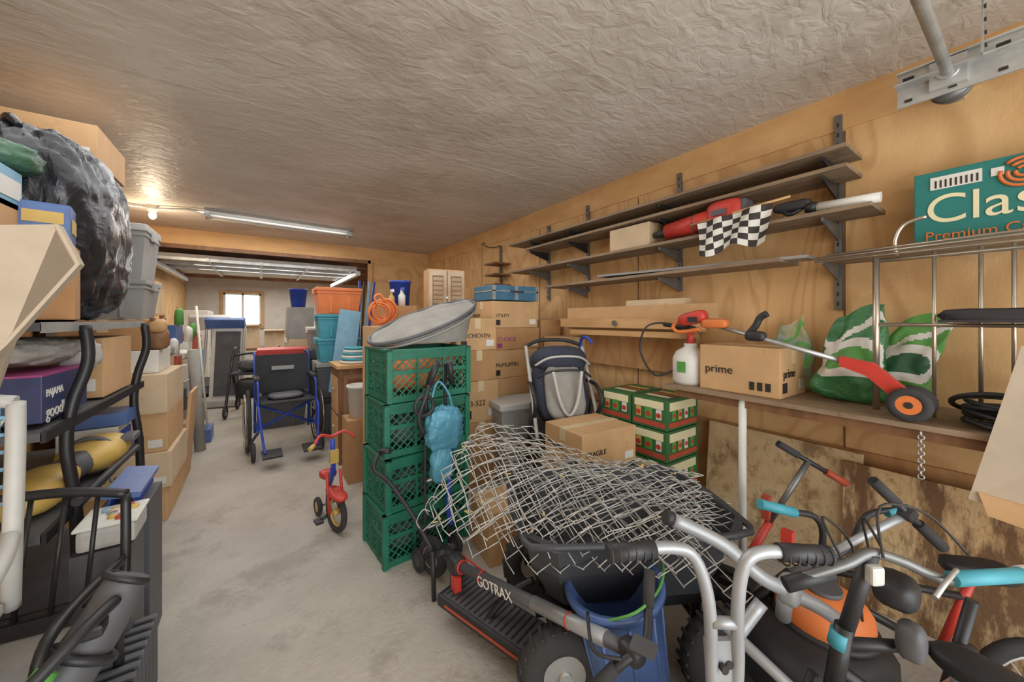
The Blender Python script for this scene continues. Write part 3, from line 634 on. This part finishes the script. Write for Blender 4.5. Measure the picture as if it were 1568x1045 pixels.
s.blob(en,(.05,.07,.05),blk,na=.02).tube([en+V((-.1,.05,-.09)),en+V((-.04,0,-.01)),en+V((.03,-.02,.02)),en+V((.1,.02,.06)),en+V((.15,.05,.13))],.012,blk).tube([en+V((-.04,0,0)),en+V((-.08,.06,0)),en+V((-.02,.14,.02))],.005,blk)
s.box(en+V((.01,-.03,.03)),(.04,.06,.015),dgry,rot=(0,0,20)).cyl(en+V((.1,.02,.06)),en+V((.15,.05,.13)),.016,rub).cyl(en+V((-.1,.05,-.09)),en+V((-.05,.01,-.02)),.016,rub)
s.slab([rw+dr*-.04+V((-.07,0,-.1)),rw+dr*.06+V((-.07,0,-.1)),rw+dr*.06+V((-.03,0,-.02)),rw+dr*-.04+V((-.03,0,-.02))],nn,.008,steel);s.done()
# ---------- grey trike
s=M('grey_chopper_tricycle')
s.tube([(.64,.5,.81),(.72,.45,.815),(.765,.425,.79),(.785,.405,.7),(.79,.4,.55),(.80,.395,.42)],.013,silver,10)
s.tube([(.93,.285,.81),(.87,.33,.815),(.835,.355,.79),(.825,.365,.7),(.835,.37,.55),(.83,.38,.42)],.013,silver,10)
s.cyl((.60,.52,.808),(.69,.47,.812),.018,blk).cyl((.98,.255,.808),(.89,.315,.815),.018,blk)
for q in range(6):s.ring((.605+.015*q,.517-.0083*q,.808),(.87,-.5,0),.0185,.002,rub,5,12).ring((.975-.015*q,.258+.01*q,.808),(.83,-.55,0),.0185,.002,rub,5,12)
s.cyl((.785,.4,.66),(.83,.365,.66),.012,silver).slab([(.775,.405,.62),(.845,.36,.62),(.84,.365,.44),(.785,.4,.44)],(.55,.83,0),.012,silver)
for i,j in((.8,.57),(.82,.57),(.8,.5),(.82,.5)):s.cyl((i,.385+.0,j),(i-.006,.375,j),.008,ink)
s.tube([(.90,.56,.77),(1.0,.48,.71),(1.06,.42,.64),(1.12,.38,.6),(1.2,.33,.55),(1.26,.3,.5)],.018,silver,12).cyl((.90,.56,.77),(.885,.572,.778),.019,blk)
s.tube([(.81,.4,.45),(.95,.47,.42),(1.08,.42,.56)],.016,silver,12).cyl((1.12,.38,.6),(1.16,.4,.5),.018,silver).blob((1.13,.375,.6),(.06,.05,.07),silver,na=.02)
s.cyl((.815,.39,.46),(.815,.39,.3),.022,silver)
for q in(-.05,.05):s.cyl((.815+q*.6,.39+q,.3),(.815+q*.6,.36+q,.17),.012,silver)
s.wheel((.815,.36,.17),(.6,.8,0),.17,.025,rub,silver,8,.04)
s.cyl((1.0,.47,.5),(1.2,.1,.2),.014,silver).wheel((1.2,.1,.12),(.6,.8,0),.12,.03,rub,silver,6,.05);s.done()
# bicycle
s=M('childs_bicycle')
s.tube([(1.0,.31,.72),(1.06,.25,.76),(1.12,.22,.78),(1.18,.18,.76),(1.24,.12,.73),(1.38,.04,.73)],.011,steel,10)
s.cyl((1.24,.115,.735),(1.4,.03,.73),.015,teal).cyl((1.4,.03,.73),(1.42,.02,.73),.018,white).cyl((1.05,.27,.735),(.97,.33,.705),.016,blk)
s.cyl((1.12,.22,.78),(1.1,.26,.58),.015,blk).box((1.1,.21,.745),(.03,.02,.04),lgry,rot=(0,0,-30),bev=.006).cyl((1.1,.26,.6),(1.08,.28,.42),.018,blkm).cyl((1.097,.265,.585),(1.092,.27,.55),.0195,teal)
for q in(-1,1):s.cyl((1.08+.03*q,.28+.04*q,.44),(1.02+.03*q,.33+.04*q,.2),.011,blk)
s.wheel((1.02,.33,.2),(.55,.83,0),.2,.022,rub,lgry,16,.035)
s.cyl((1.09,.27,.5),(1.38,.16,.26),.015,blkm).cyl((1.1,.26,.56),(1.42,.1,.5),.013,blkm).cyl((1.42,.1,.62),(1.38,.16,.26),.012,blkm).cyl((1.38,.16,.26),(1.6,.0,.2),.01,teal).cyl((1.42,.1,.5),(1.6,.0,.2),.009,teal)
s.blob((1.3,.06,.52),(.1,.2,.06),blk,rot=(0,0,-10),e=.8,na=.02).cyl((1.3,.1,.5),(1.36,.14,.4),.012,galv).wheel((1.6,0,.2),(.55,.83,0),.2,.022,rub,lgry,16,.035)
s.blob((1.24,.2,.66),(.1,.08,.07),blk,e=.7,na=.05).blob((1.2,.17,.58),(.06,.05,.08),dgry,e=.7,na=.05)
s.tube([(1.12,.2,.78),(1.2,.22,.86),(1.3,.16,.84),(1.34,.1,.76)],.003,ink).tube([(1.14,.2,.78),(1.25,.26,.8),(1.3,.25,.66)],.003,ink).tube([(1.06,.25,.76),(1.1,.3,.83),(1.16,.26,.76),(1.15,.24,.6)],.003,ink).tube([(1.26,.11,.75),(1.2,.12,.74),(1.16,.13,.72)],.005,galv)
s.disc((1.38,.16,.26),(.55,.83,0),.06,.006,steel).cyl((1.38,.12,.26),(1.3,.1,.2),.008,blk).box((1.3,.08,.2),(.08,.05,.02),blk);s.done()
s=M('kick_scooter');a=V((1.60,.31,.79));b_=V((1.75,.18,.59));m_=(a+b_)/2
s.cyl(a,b_,.011,blk).cyl(a,a.lerp(b_,.35),.016,rub).cyl(b_,b_.lerp(a,.35),.016,rub).cyl(m_,(1.52,.5,.42),.012,silver).cyl((1.52,.5,.42),(1.42,.66,.2),.018,blkm).box(m_,(.04,.04,.04),blk,rot=(20,30,0),bev=.01)
s.ring((1.4,.7,.1),(.7,.5,.4),.08,.02,rub).disc((1.4,.7,.1),(.7,.5,.4),.06,.02,red).box((1.6,.62,.06),(.36,.12,.03),blkm,rot=(0,0,-20));s.done()
s=M('kick_scooter');a=V((1.86,.66,.76));b_=V((2.06,.48,.60));m_=a.lerp(b_,.45)
s.cyl(a,b_,.01,blk).cyl(a,a.lerp(b_,.3),.015,rub).cyl(b_,b_.lerp(a,.3),.015,redp).cyl(m_,(1.83,.68,.42),.012,steel).cyl((1.83,.68,.42),(1.75,.78,.15),.016,red).box((1.82,.69,.48),(.03,.03,.1),redp)
s.ring((1.74,.8,.1),(1,.2,0),.07,.02,rub).box((1.85,.95,.06),(.12,.4,.03),blkm,rot=(0,0,8));s.done()
s=M('childs_bmx_bicycle')
s.cyl((1.35,.53,.695),(1.46,.47,.66),.016,teal).tube([(1.46,.47,.66),(1.53,.44,.64),(1.58,.43,.58),(1.6,.44,.48),(1.66,.46,.42)],.01,blk,10).tube([(1.66,.46,.42),(1.74,.4,.48),(1.78,.36,.6),(1.88,.3,.62)],.01,blk,10).cyl((1.84,.32,.61),(1.92,.28,.62),.015,teal)
s.cyl((1.66,.46,.46),(1.64,.5,.3),.018,blkm).box((1.4,.47,.6),(.025,.03,.04),red)
for q in(-1,1):s.cyl((1.64,.5+.03*q,.32),(1.6,.54+.03*q,.16),.01,red)
s.wheel((1.6,.55,.16),(.3,1,0),.16,.022,rub,lgry,12);s.cyl((1.64,.5,.36),(1.85,.2,.2),.014,blkm).wheel((1.95,.02,.16),(.7,.7,0),.16,.022,rub,lgry,12).cyl((1.85,.2,.2),(1.95,.02,.16),.012,red).cyl((1.64,.5,.4),(1.88,.15,.4),.012,blkm).cyl((1.85,.2,.2),(1.89,.13,.48),.012,red).blob((1.89,.12,.5),(.18,.1,.05),blk,rot=(0,0,-50));s.done()
s=M('push_lawn_mower',TM(1.5,.42,0,-20));s.blob((-.04,-.0,.22),(.42,.34,.2),blk,e=.55,na=.02).blob((.02,0,.34),(.26,.24,.16),orng,e=.85,na=.01).disc((.02,0,.42),(0,0,1),.05,.02,dgry).ring((.02,0,.32),(0,0,1),.13,.012,blk)
for x in(-.2,.16):
    for y in(-.18,.18):s.ring((x,y,.09),(0,1,0),.06,.028,rub).disc((x,y,.09),(0,1,0),.045,.03,orng)
s.done()
# ---------- left shelf unit
s=M('metal_shelf_unit')
for z in(1.265,.93,.62,.2):s.bx(-1.15,-.55,1.72,2.85,z,z+.025,dgry).bx(-.552,-.54,1.72,2.85,z-.005,z+.028,gry if z>1 else blkm)
for y in(1.76,2.8):
    s.bx(-1.15,-1.11,y-.02,y+.02,0,1.3,blkm)
for y in(1.98,2.8):s.tube([(-.53,y,1.28),(-.52,y-.01,1.15),(-.55,y-.04,1.0),(-.56,y-.05,.85),(-.54,y-.04,.6),(-.54,y,.0)],.018,blkm)
s.done()
s=M('black_bin_bag');s.blob((-.82,2.42,1.68),(.58,.78,.78),bagm,e=.6,na=.06,nsc=1.6,sub=110,seed=1,fold=.045).tube([(-.8,2.3,2.02),(-.78,2.2,2.06),(-.74,2.15,2.02)],.02,bagm,rf=lambda t:1.5-t);s.done()
s=M('black_bin_bag');s.blob((-.96,2.0,1.74),(.5,.46,.5),bagm,e=.65,na=.07,nsc=2,sub=90,seed=2,fold=.05);s.done()
s=carton(-1.12,-.66,2.62,3.06,2.08,2.25,cb,tp=False,lab=('& FOODSERVICE',.04,ink))
s=M('detergent_carton',TM(-.78,1.84,1.3));s.box((0,0,.23),(.24,.2,.3),cb,bev=.004).box((0,0,.42),(.24,.2,.13),skyb,bev=.004).disc((.03,-.102,.44),(0,1,0),.04,.004,orng).disc((.03,-.104,.44),(0,1,0),.02,.004,white).box((-.06,-.102,.4),(.08,.003,.05),lgrn).box((.122,0,.42),(.003,.16,.06),white);s.done()
s=M('blue_carton',TM(-.62,1.98,1.3,10));s.box((0,0,.13),(.14,.14,.26),cb3,bev=.004).box((0,0,.33),(.12,.12,.14),blu2,bev=.004).box((0,-.062,.35),(.09,.003,.04),yel).box((0,-.062,.3),(.09,.003,.02),white).box((.062,0,.33),(.003,.08,.05),yel);s.done()
s=M('green_bag');s.blob((-.72,1.95,1.84),(.2,.2,.1),mat('dark_green_film',(70,104,80),.4,na=.4,bump=.5,bs=20),e=.8,na=.12,fold=.06,sub=40);s.done()
s=M('flattened_carton');s.slab([(-.60,1.40,1.51),(-.42,1.40,1.54),(-.375,1.37,1.44),(-.50,1.4,1.24),(-.60,1.4,1.1)],(0,1,.0),.03,cb4).slab([(-.42,1.40,1.54),(-.375,1.37,1.44),(-.5,1.4,1.24),(-.62,1.7,1.1),(-.60,1.7,1.4)],(-1,0,0),.008,cb4);s.done()
carton(-.95,-.56,2.3,2.7,.965,1.22,cb,lab=('9 IN HEAVY',.03,ink))
s=M('grey_cloth_bundle');s.blob((-.68,2.02,1.19),(.22,.4,.1),fab,e=.8,na=.1,sub=48,seed=8,fold=.08).blob((-.6,2.2,1.16),(.1,.16,.12),lgry,na=.15,seed=2,fold=.08,sub=32);s.done()
s=M('toy_carton',TM(-.72,1.97,.962));s.box((0,0,.085),(.3,.36,.15),nav2,bev=.003).box((0,0,.16),(.302,.362,.006),mag)
s.text('goodbaby',(-.13,-.184,.02),(1,0,0),(0,0,1),.055,white).text('PAJAMA',(-.13,-.184,.085),(1,0,0),(0,0,1),.035,white).text('goodbaby',(.152,-.16,.02),(0,1,0),(0,0,1),.06,white).text('PAJAMA',(.152,-.16,.09),(0,1,0),(0,0,1),.035,white);s.done()
s=M('yellow_vacuum');s.blob((-.64,1.98,.71),(.16,.36,.12),yel,e=.75,na=.03).blob((-.6,2.35,.72),(.2,.36,.13),yel,e=.8,na=.03,seed=2).cyl((-.5,1.8,.7),(-.5,2.5,.68),.014,blk).box((-.5,2.4,.76),(.05,.1,.03),dgry,bev=.01).ring((-.6,2.3,.72),(0,1,0),.075,.008,dgry).cyl((-.62,2.1,.72),(-.6,2.25,.72),.05,dgry);s.done()
s=M('blue_broom_head');s.box((-.42,2.05,.66),(.1,.3,.02),blu2,rot=(0,10,0))
for i in range(26):
    for j in range(3):s.cyl((-.45+.03*j,1.91+.011*i,.655),(-.455+.034*j,1.91+.011*i,.6),.003,blue,seg=4)
s.bx(-.5,-.36,1.98,2.2,0,.59,dgry);s.done()
s=M('white_carton');s.box((-.68,2.68,.715),(.2,.22,.12),white,bev=.003).box((-.577,2.68,.715),(.003,.18,.06),blue).box((-.65,2.68,.81),(.2,.2,.06),blu2);s.done()
s=M('plastic_food_container');s.box((-.42,1.82,.585),(.14,.16,.07),lgry,bev=.015).box((-.42,1.82,.625),(.15,.17,.01),white,bev=.004)
for i in range(14):s.blob((-.47+random.random()*.1,1.76+random.random()*.12,.63),(.03,.03,.02),[redp,yel,skyb,white][i%4],na=0,sub=8)
s.bx(-.5,-.36,1.74,1.9,.0,.545,dgry);s.done()
# left cardboard pile
carton(-.95,-.5,3.22,3.8,0,.22,cb);carton(-.97,-.48,3.2,3.82,.222,.45,cb2,lab=('THIS SIDE UP',.04,ink));carton(-.95,-.5,3.22,3.8,.452,.7,cb,lab=('BASKET',.04,ink));carton(-.97,-.5,3.2,3.8,.702,.95,cb2)
M('flattened_carton').box((-.49,4.02,.36),(.02,.34,.72),cb,rot=(0,4,0)).done()
carton(-.92,-.56,3.3,3.7,.952,1.1,white,tp=False,lab=('KIDS',.05,orng),name='white_carton');carton(-1.0,-.62,3.3,3.75,1.102,1.3,cb3)
s=M('stuffed_toy');s.blob((-.58,3.4,1.17),(.12,.14,.14),dwood,na=.15,seed=3).blob((-.57,3.36,1.26),(.09,.09,.09),wood,na=.1).blob((-.59,3.33,1.3),(.03,.02,.03),dwood).blob((-.55,3.4,1.3),(.03,.02,.03),dwood);s.done()
tote(-.8,3.5,1.302,.36,.4,.26,gry,gry);tote(-.8,3.5,1.564,.36,.4,.36,gry,lgry)
s=M('wooden_shelf_unit')
for z in(.05,.5,.95,1.35):s.bx(-1.38,-.95,4.0,6.0,z,z+.025,wood)
for y in(4.02,5.0,5.98):s.bx(-1.0,-.95,y-.02,y+.02,0,1.375,wood).bx(-1.38,-1.33,y-.02,y+.02,0,1.375,wood)
s.done()
cols=[cb,white,blu2,cb3,lgry,redp,cb2,dgry,skyb,cb4,gry,white]
random.seed(3)
for z in(.075,.525,.975,1.375):
    y=4.06
    while y<5.7:
        w_=random.uniform(.16,.34);hh=random.uniform(.15,.38);mm=random.choice(cols)
        if random.random()<.5:carton(-1.3,-.96,y,y+w_,z,z+hh,mm,name='stored_carton',tp=False)
        else:tote(-1.13,y+w_/2,z,.32,w_*.9,hh,mm,random.choice(cols))
        y+=w_+.02
y=4.25
for i in range(7):
    w_=random.uniform(.2,.3);z=0;lim=random.uniform(.75,1.2)
    while z<lim:
        hh=random.uniform(.12,.28);carton(-.9,-.6-random.uniform(0,.1),y,y+w_,z,z+hh,random.choice(cols),name='stored_carton',tp=False,rz=random.uniform(-6,6));z+=hh+.003
    if i%3==0:
        b=M('cloth_heap');b.blob((-.76,y+w_/2,z+.045),(.24,.24,.1),[fab,white,redp][i//3],na=.12,fold=.08,sub=36,seed=i);b.done()
    else:
        b=M('spray_bottle');xx=-.7;b.lathe([(0,0),(.03,0),(.03,.11),(.012,.15),(.012,.18),(0,.18)],(xx,y+w_/2,z),(0,0,1),[white,blue,redp,yel][i%4]).lathe([(0,0),(.035,0),(.035,.14),(.015,.17),(0,.17)],(xx+.02,y+w_/2-.08,z),(0,0,1),[skyb,white,lgrn][i%3]).done()
    y+=w_+.03
s=M('rolled_rug');s.cyl((-.5,4.75,0),(-.56,4.8,1.0),.045,fab,seg=18).cyl((-.56,4.8,1.0),(-.5602,4.8002,1.005),.035,cream);s.done()
s=M('broom');s.cyl((-.48,5.15,.1),(-.58,5.2,1.45),.011,white).box((-.48,5.15,.07),(.08,.28,.14),blu2,bev=.01);s.done()
s=M('folded_treadmill',TM(-.45,7.2,0,-12));s.box((0,0,.06),(.5,.7,.1),lgry,bev=.02).box((0,.1,.62),(.44,.08,1.1),white,rot=(-8,0,0),bev=.02).box((0,.05,.62),(.32,.01,1.0),dgry,rot=(-8,0,0))
for x in(-.24,.24):s.tube([(x,-.25,.1),(x,-.1,.7),(x,.0,1.2)],.02,silver);s.ring((x,-.3,.06),(1,0,0),.04,.015,rub)
s.box((0,-.02,1.25),(.5,.1,.16),blu2,rot=(25,0,0),bev=.02);s.done()
s=M('treadmill',TM(-.75,8.6,0,8));s.box((0,0,.12),(.6,1.4,.12),dgry,bev=.02).box((0,-.05,.185),(.42,1.3,.01),blk)
for x in(-.3,.3):s.tube([(x,.6,.15),(x,.55,.8),(x,.4,1.2)],.03,lgry).tube([(x,.4,1.1),(x,.1,1.05),(x,-.1,1.0)],.022,blk)
s.box((0,.42,1.25),(.62,.12,.28),lgry,rot=(25,0,0),bev=.02).box((0,.36,1.27),(.3,.02,.14),ink,rot=(25,0,0));s.done()
s=M('exercise_bike',TM(-1.05,6.75,0,20));s.box((0,-.35,.04),(.45,.07,.05),lgry).box((0,.35,.04),(.45,.07,.05),lgry).cyl((0,-.35,.05),(0,.35,.05),.03,white).tube([(0,-.1,.06),(0,-.2,.5),(0,-.25,.8)],.03,white).tube([(0,.25,.06),(0,.3,.6),(0,.35,1.05)],.03,white).disc((0,.15,.35),(1,0,0),.22,.1,blu2).disc((0,.15,.35),(1,0,0),.12,.12,white).blob((0,-.25,.85),(.24,.28,.08),blk).tube([(-.22,.2,1.1),(-.15,.35,1.08),(.15,.35,1.08),(.22,.2,1.1)],.016,blk).box((0,.36,1.15),(.16,.05,.12),blu2);s.done()
s=M('black_rollator',TM(-.08,6.3,0,-10))
for x in(-.26,.26):
    s.tube([(x,-.3,.1),(x,-.1,.5),(x,.1,.85),(x,.25,.9)],.016,blkm).tube([(x,.3,.1),(x,.05,.55)],.016,blkm)
    for y in(-.3,.3):s.ring((x,y,.09),(1,0,0),.075,.015,rub).disc((x,y,.09),(1,0,0),.05,.015,gry)
s.box((0,0,.56),(.5,.3,.03),blk,bev=.01).tube([(-.26,.1,.8),(0,.22,.82),(.26,.1,.8)],.016,blk).blob((0,-.05,.35),(.42,.26,.28),blk,e=.6).blob((0,.05,.66),(.4,.24,.16),dgry,na=.15,fold=.08,sub=36);s.done()
s=M('folding_table');s.bx(-.4,.9,8.4,9.1,.72,.76,dwood)
for x in(-.35,.85):
    for y in(8.45,9.05):s.cyl((x,y,0),(x,y,.72),.02,steel)
s.done()
carton(-.35,-.05,8.5,8.8,.762,1.15,cb2,rz=12,flaps=True);carton(.05,.38,8.5,8.85,.762,1.05,cb2,flaps=True);carton(.45,.85,8.5,8.9,.762,1.25,cb,flaps=True)
tote(.3,7.8,0,.6,.45,.6,dgry,blk)
s=M('upright_freezer');s.bx(-1.36,-.9,9.9,10.6,0,1.5,white,bev=.02).bx(-.9,-.88,9.92,10.58,.5,1.48,white).cyl((-.86,9.98,.7),(-.86,9.98,1.2),.015,steel).bx(-1.34,-.92,9.885,9.9,.5,1.48,white).bx(-1.34,-.92,9.885,9.9,.05,.47,white);s.done()
tote(.75,9.9,0,.8,.5,.9,lgry,white);carton(.5,1.1,9.6,10.2,.902,1.4,white,tp=False,name='white_carton')
# ---------- bottom left
s=M('black_patio_chair',TM(-.64,1.45,0,-8))
for x in(-.26,.26):
    s.tube([(x,.2,0),(x,.18,.36),(x,.22,.52),(x*.95,.26,.74)],.013,blkm).tube([(x,-.2,0),(x,-.18,.36),(x,-.16,.54),(x,-.06,.58),(x,.2,.56)],.013,blkm)
s.tube([(-.25,.26,.74),(-.1,.27,.77),(.1,.27,.77),(.25,.26,.74)],.015,blkm)
for k in range(6):s.cyl((-.18+.072*k,.27,.76),(-.18+.072*k,.2,.44),.006,blkm)
s.tube([(-.25,.2,.46),(0,.22,.44),(.25,.2,.46)],.012,blkm).box((0,0,.38),(.5,.4,.04),fab,bev=.015)
for k in range(4):s.cyl((-.26,-.15+.1*k,.36),(.26,-.15+.1*k,.36),.008,blkm)
s.done()
s=M('grey_plastic_chair',TM(-.72,1.26,0,4))
for x in(-.2,.2):s.tube([(x,.25,.55),(x*1.05,.22,.7),(x*1.05,.24,.95),(x,.28,1.08)],.018,lgry)
s.tube([(-.2,.28,1.08),(0,.3,1.11),(.2,.28,1.08)],.018,lgry).tube([(.2,.25,.75),(.23,.1,.74),(.23,-.02,.7),(.21,-.1,.6)],.018,lgry)
for k in range(7):s.cyl((-.17+.057*k,.28,1.08),(-.17+.057*k,.25,.8),.005,skyb)
for k in range(6):s.cyl((-.19,.26,.82+.045*k),(.19,.26,.82+.045*k),.005,skyb)
s.box((0,.04,.57),(.4,.36,.03),lgry,bev=.01)
for x in(-.18,.18):
    for y in(-.12,.2):s.cyl((x,y,0),(x*.95,y,.56),.018,lgry)
s.done()
s=M('leaf_blower');s.tube([(-.29,1.38,.62),(-.34,1.34,.52),(-.41,1.28,.42),(-.48,1.2,.34)],.055,dgry,16,rf=lambda t:.8+.45*t).ring((-.295,1.38,.615),(.5,.4,.8),.045,.009,blk).blob((-.49,1.17,.3),(.24,.22,.2),gry,e=.6,na=.05).tube([(-.38,1.22,.54),(-.44,1.17,.47),(-.5,1.1,.4)],.022,lgrn).ring((-.36,1.32,.49),(.5,.4,.8),.063,.011,blk).ring((-.4,1.285,.43),(.5,.4,.8),.07,.008,gry).tube([(-.3,1.31,.6),(-.33,1.22,.6),(-.42,1.14,.52),(-.48,1.1,.42)],.013,blk).box((-.33,1.29,.56),(.04,.05,.03),blk,bev=.008).cyl((-.47,1.2,.0),(-.47,1.2,.26),.05,gry);s.done()
s=M('ribbed_tool_case');s.box((-.42,1.6,.13),(.22,.42,.24),blk,bev=.015)
for k in range(9):s.box((-.42,1.43+.043*k,.14),(.235,.02,.24),dgry,bev=.004)
s.done()
# ---------- camera
f=560.;th=math.atan(384/f)
cam=bpy.data.cameras.new('camera');cam.lens=36*f/1568;cam.sensor_width=36;cam.shift_y=-32.5/1568;cam.clip_start=.02
co=bpy.data.objects.new('camera',cam);co.location=(0,0,1.3);co.rotation_euler=(math.pi/2,0,-th);bpy.context.scene.collection.objects.link(co);bpy.context.scene.camera=co
# ---------- lights
def area(n,loc,rot,sx,sy,e,c):
    l=bpy.data.lights.new(n,'AREA');l.shape='RECTANGLE';l.size=sx;l.size_y=sy;l.energy=e;l.color=c
    o=bpy.data.objects.new(n,l);o.location=loc;o.rotation_euler=rot;bpy.context.scene.collection.objects.link(o);return o
area('open_door_daylight',(.5,-2.0,1.2),(math.radians(98),0,0),3.6,2.2,92,(.93,.98,1))
area('ceiling_fill',(.2,-.6,1.0),(math.radians(150),0,0),1.6,.8,14,(.95,.98,1))  # added fill behind the camera, tilted up to brighten the ceiling
area('room_fill',(.3,2.8,2.42),(0,0,0),2.4,3.0,42,(.95,.97,1))  # added overhead fill so the room isn't dark; no fitting hangs here
area('back_room_light',(.3,8.5,2.1),(0,0,0),2.2,3.5,75,(1,.98,.95))
area('aisle_light',(.1,5.3,2.42),(0,0,0),1.6,1.0,22,(1,.97,.92))
def pt(n,loc,e,c,r=.05):
    l=bpy.data.lights.new(n,'POINT');l.energy=e;l.color=c;l.shadow_soft_size=r
    o=bpy.data.objects.new(n,l);o.location=loc;bpy.context.scene.collection.objects.link(o)
pt('bulb_light',(-.9,5.07,2.2),10,(1,.82,.58),.05)
w=bpy.data.worlds.new('w');bpy.context.scene.world=w;w.use_nodes=True;w.node_tree.nodes['Background'].inputs[0].default_value=(.9,.95,1,1);w.node_tree.nodes['Background'].inputs[1].default_value=1.0
sc=bpy.context.scene;sc.view_settings.view_transform='Standard';sc.view_settings.exposure=0
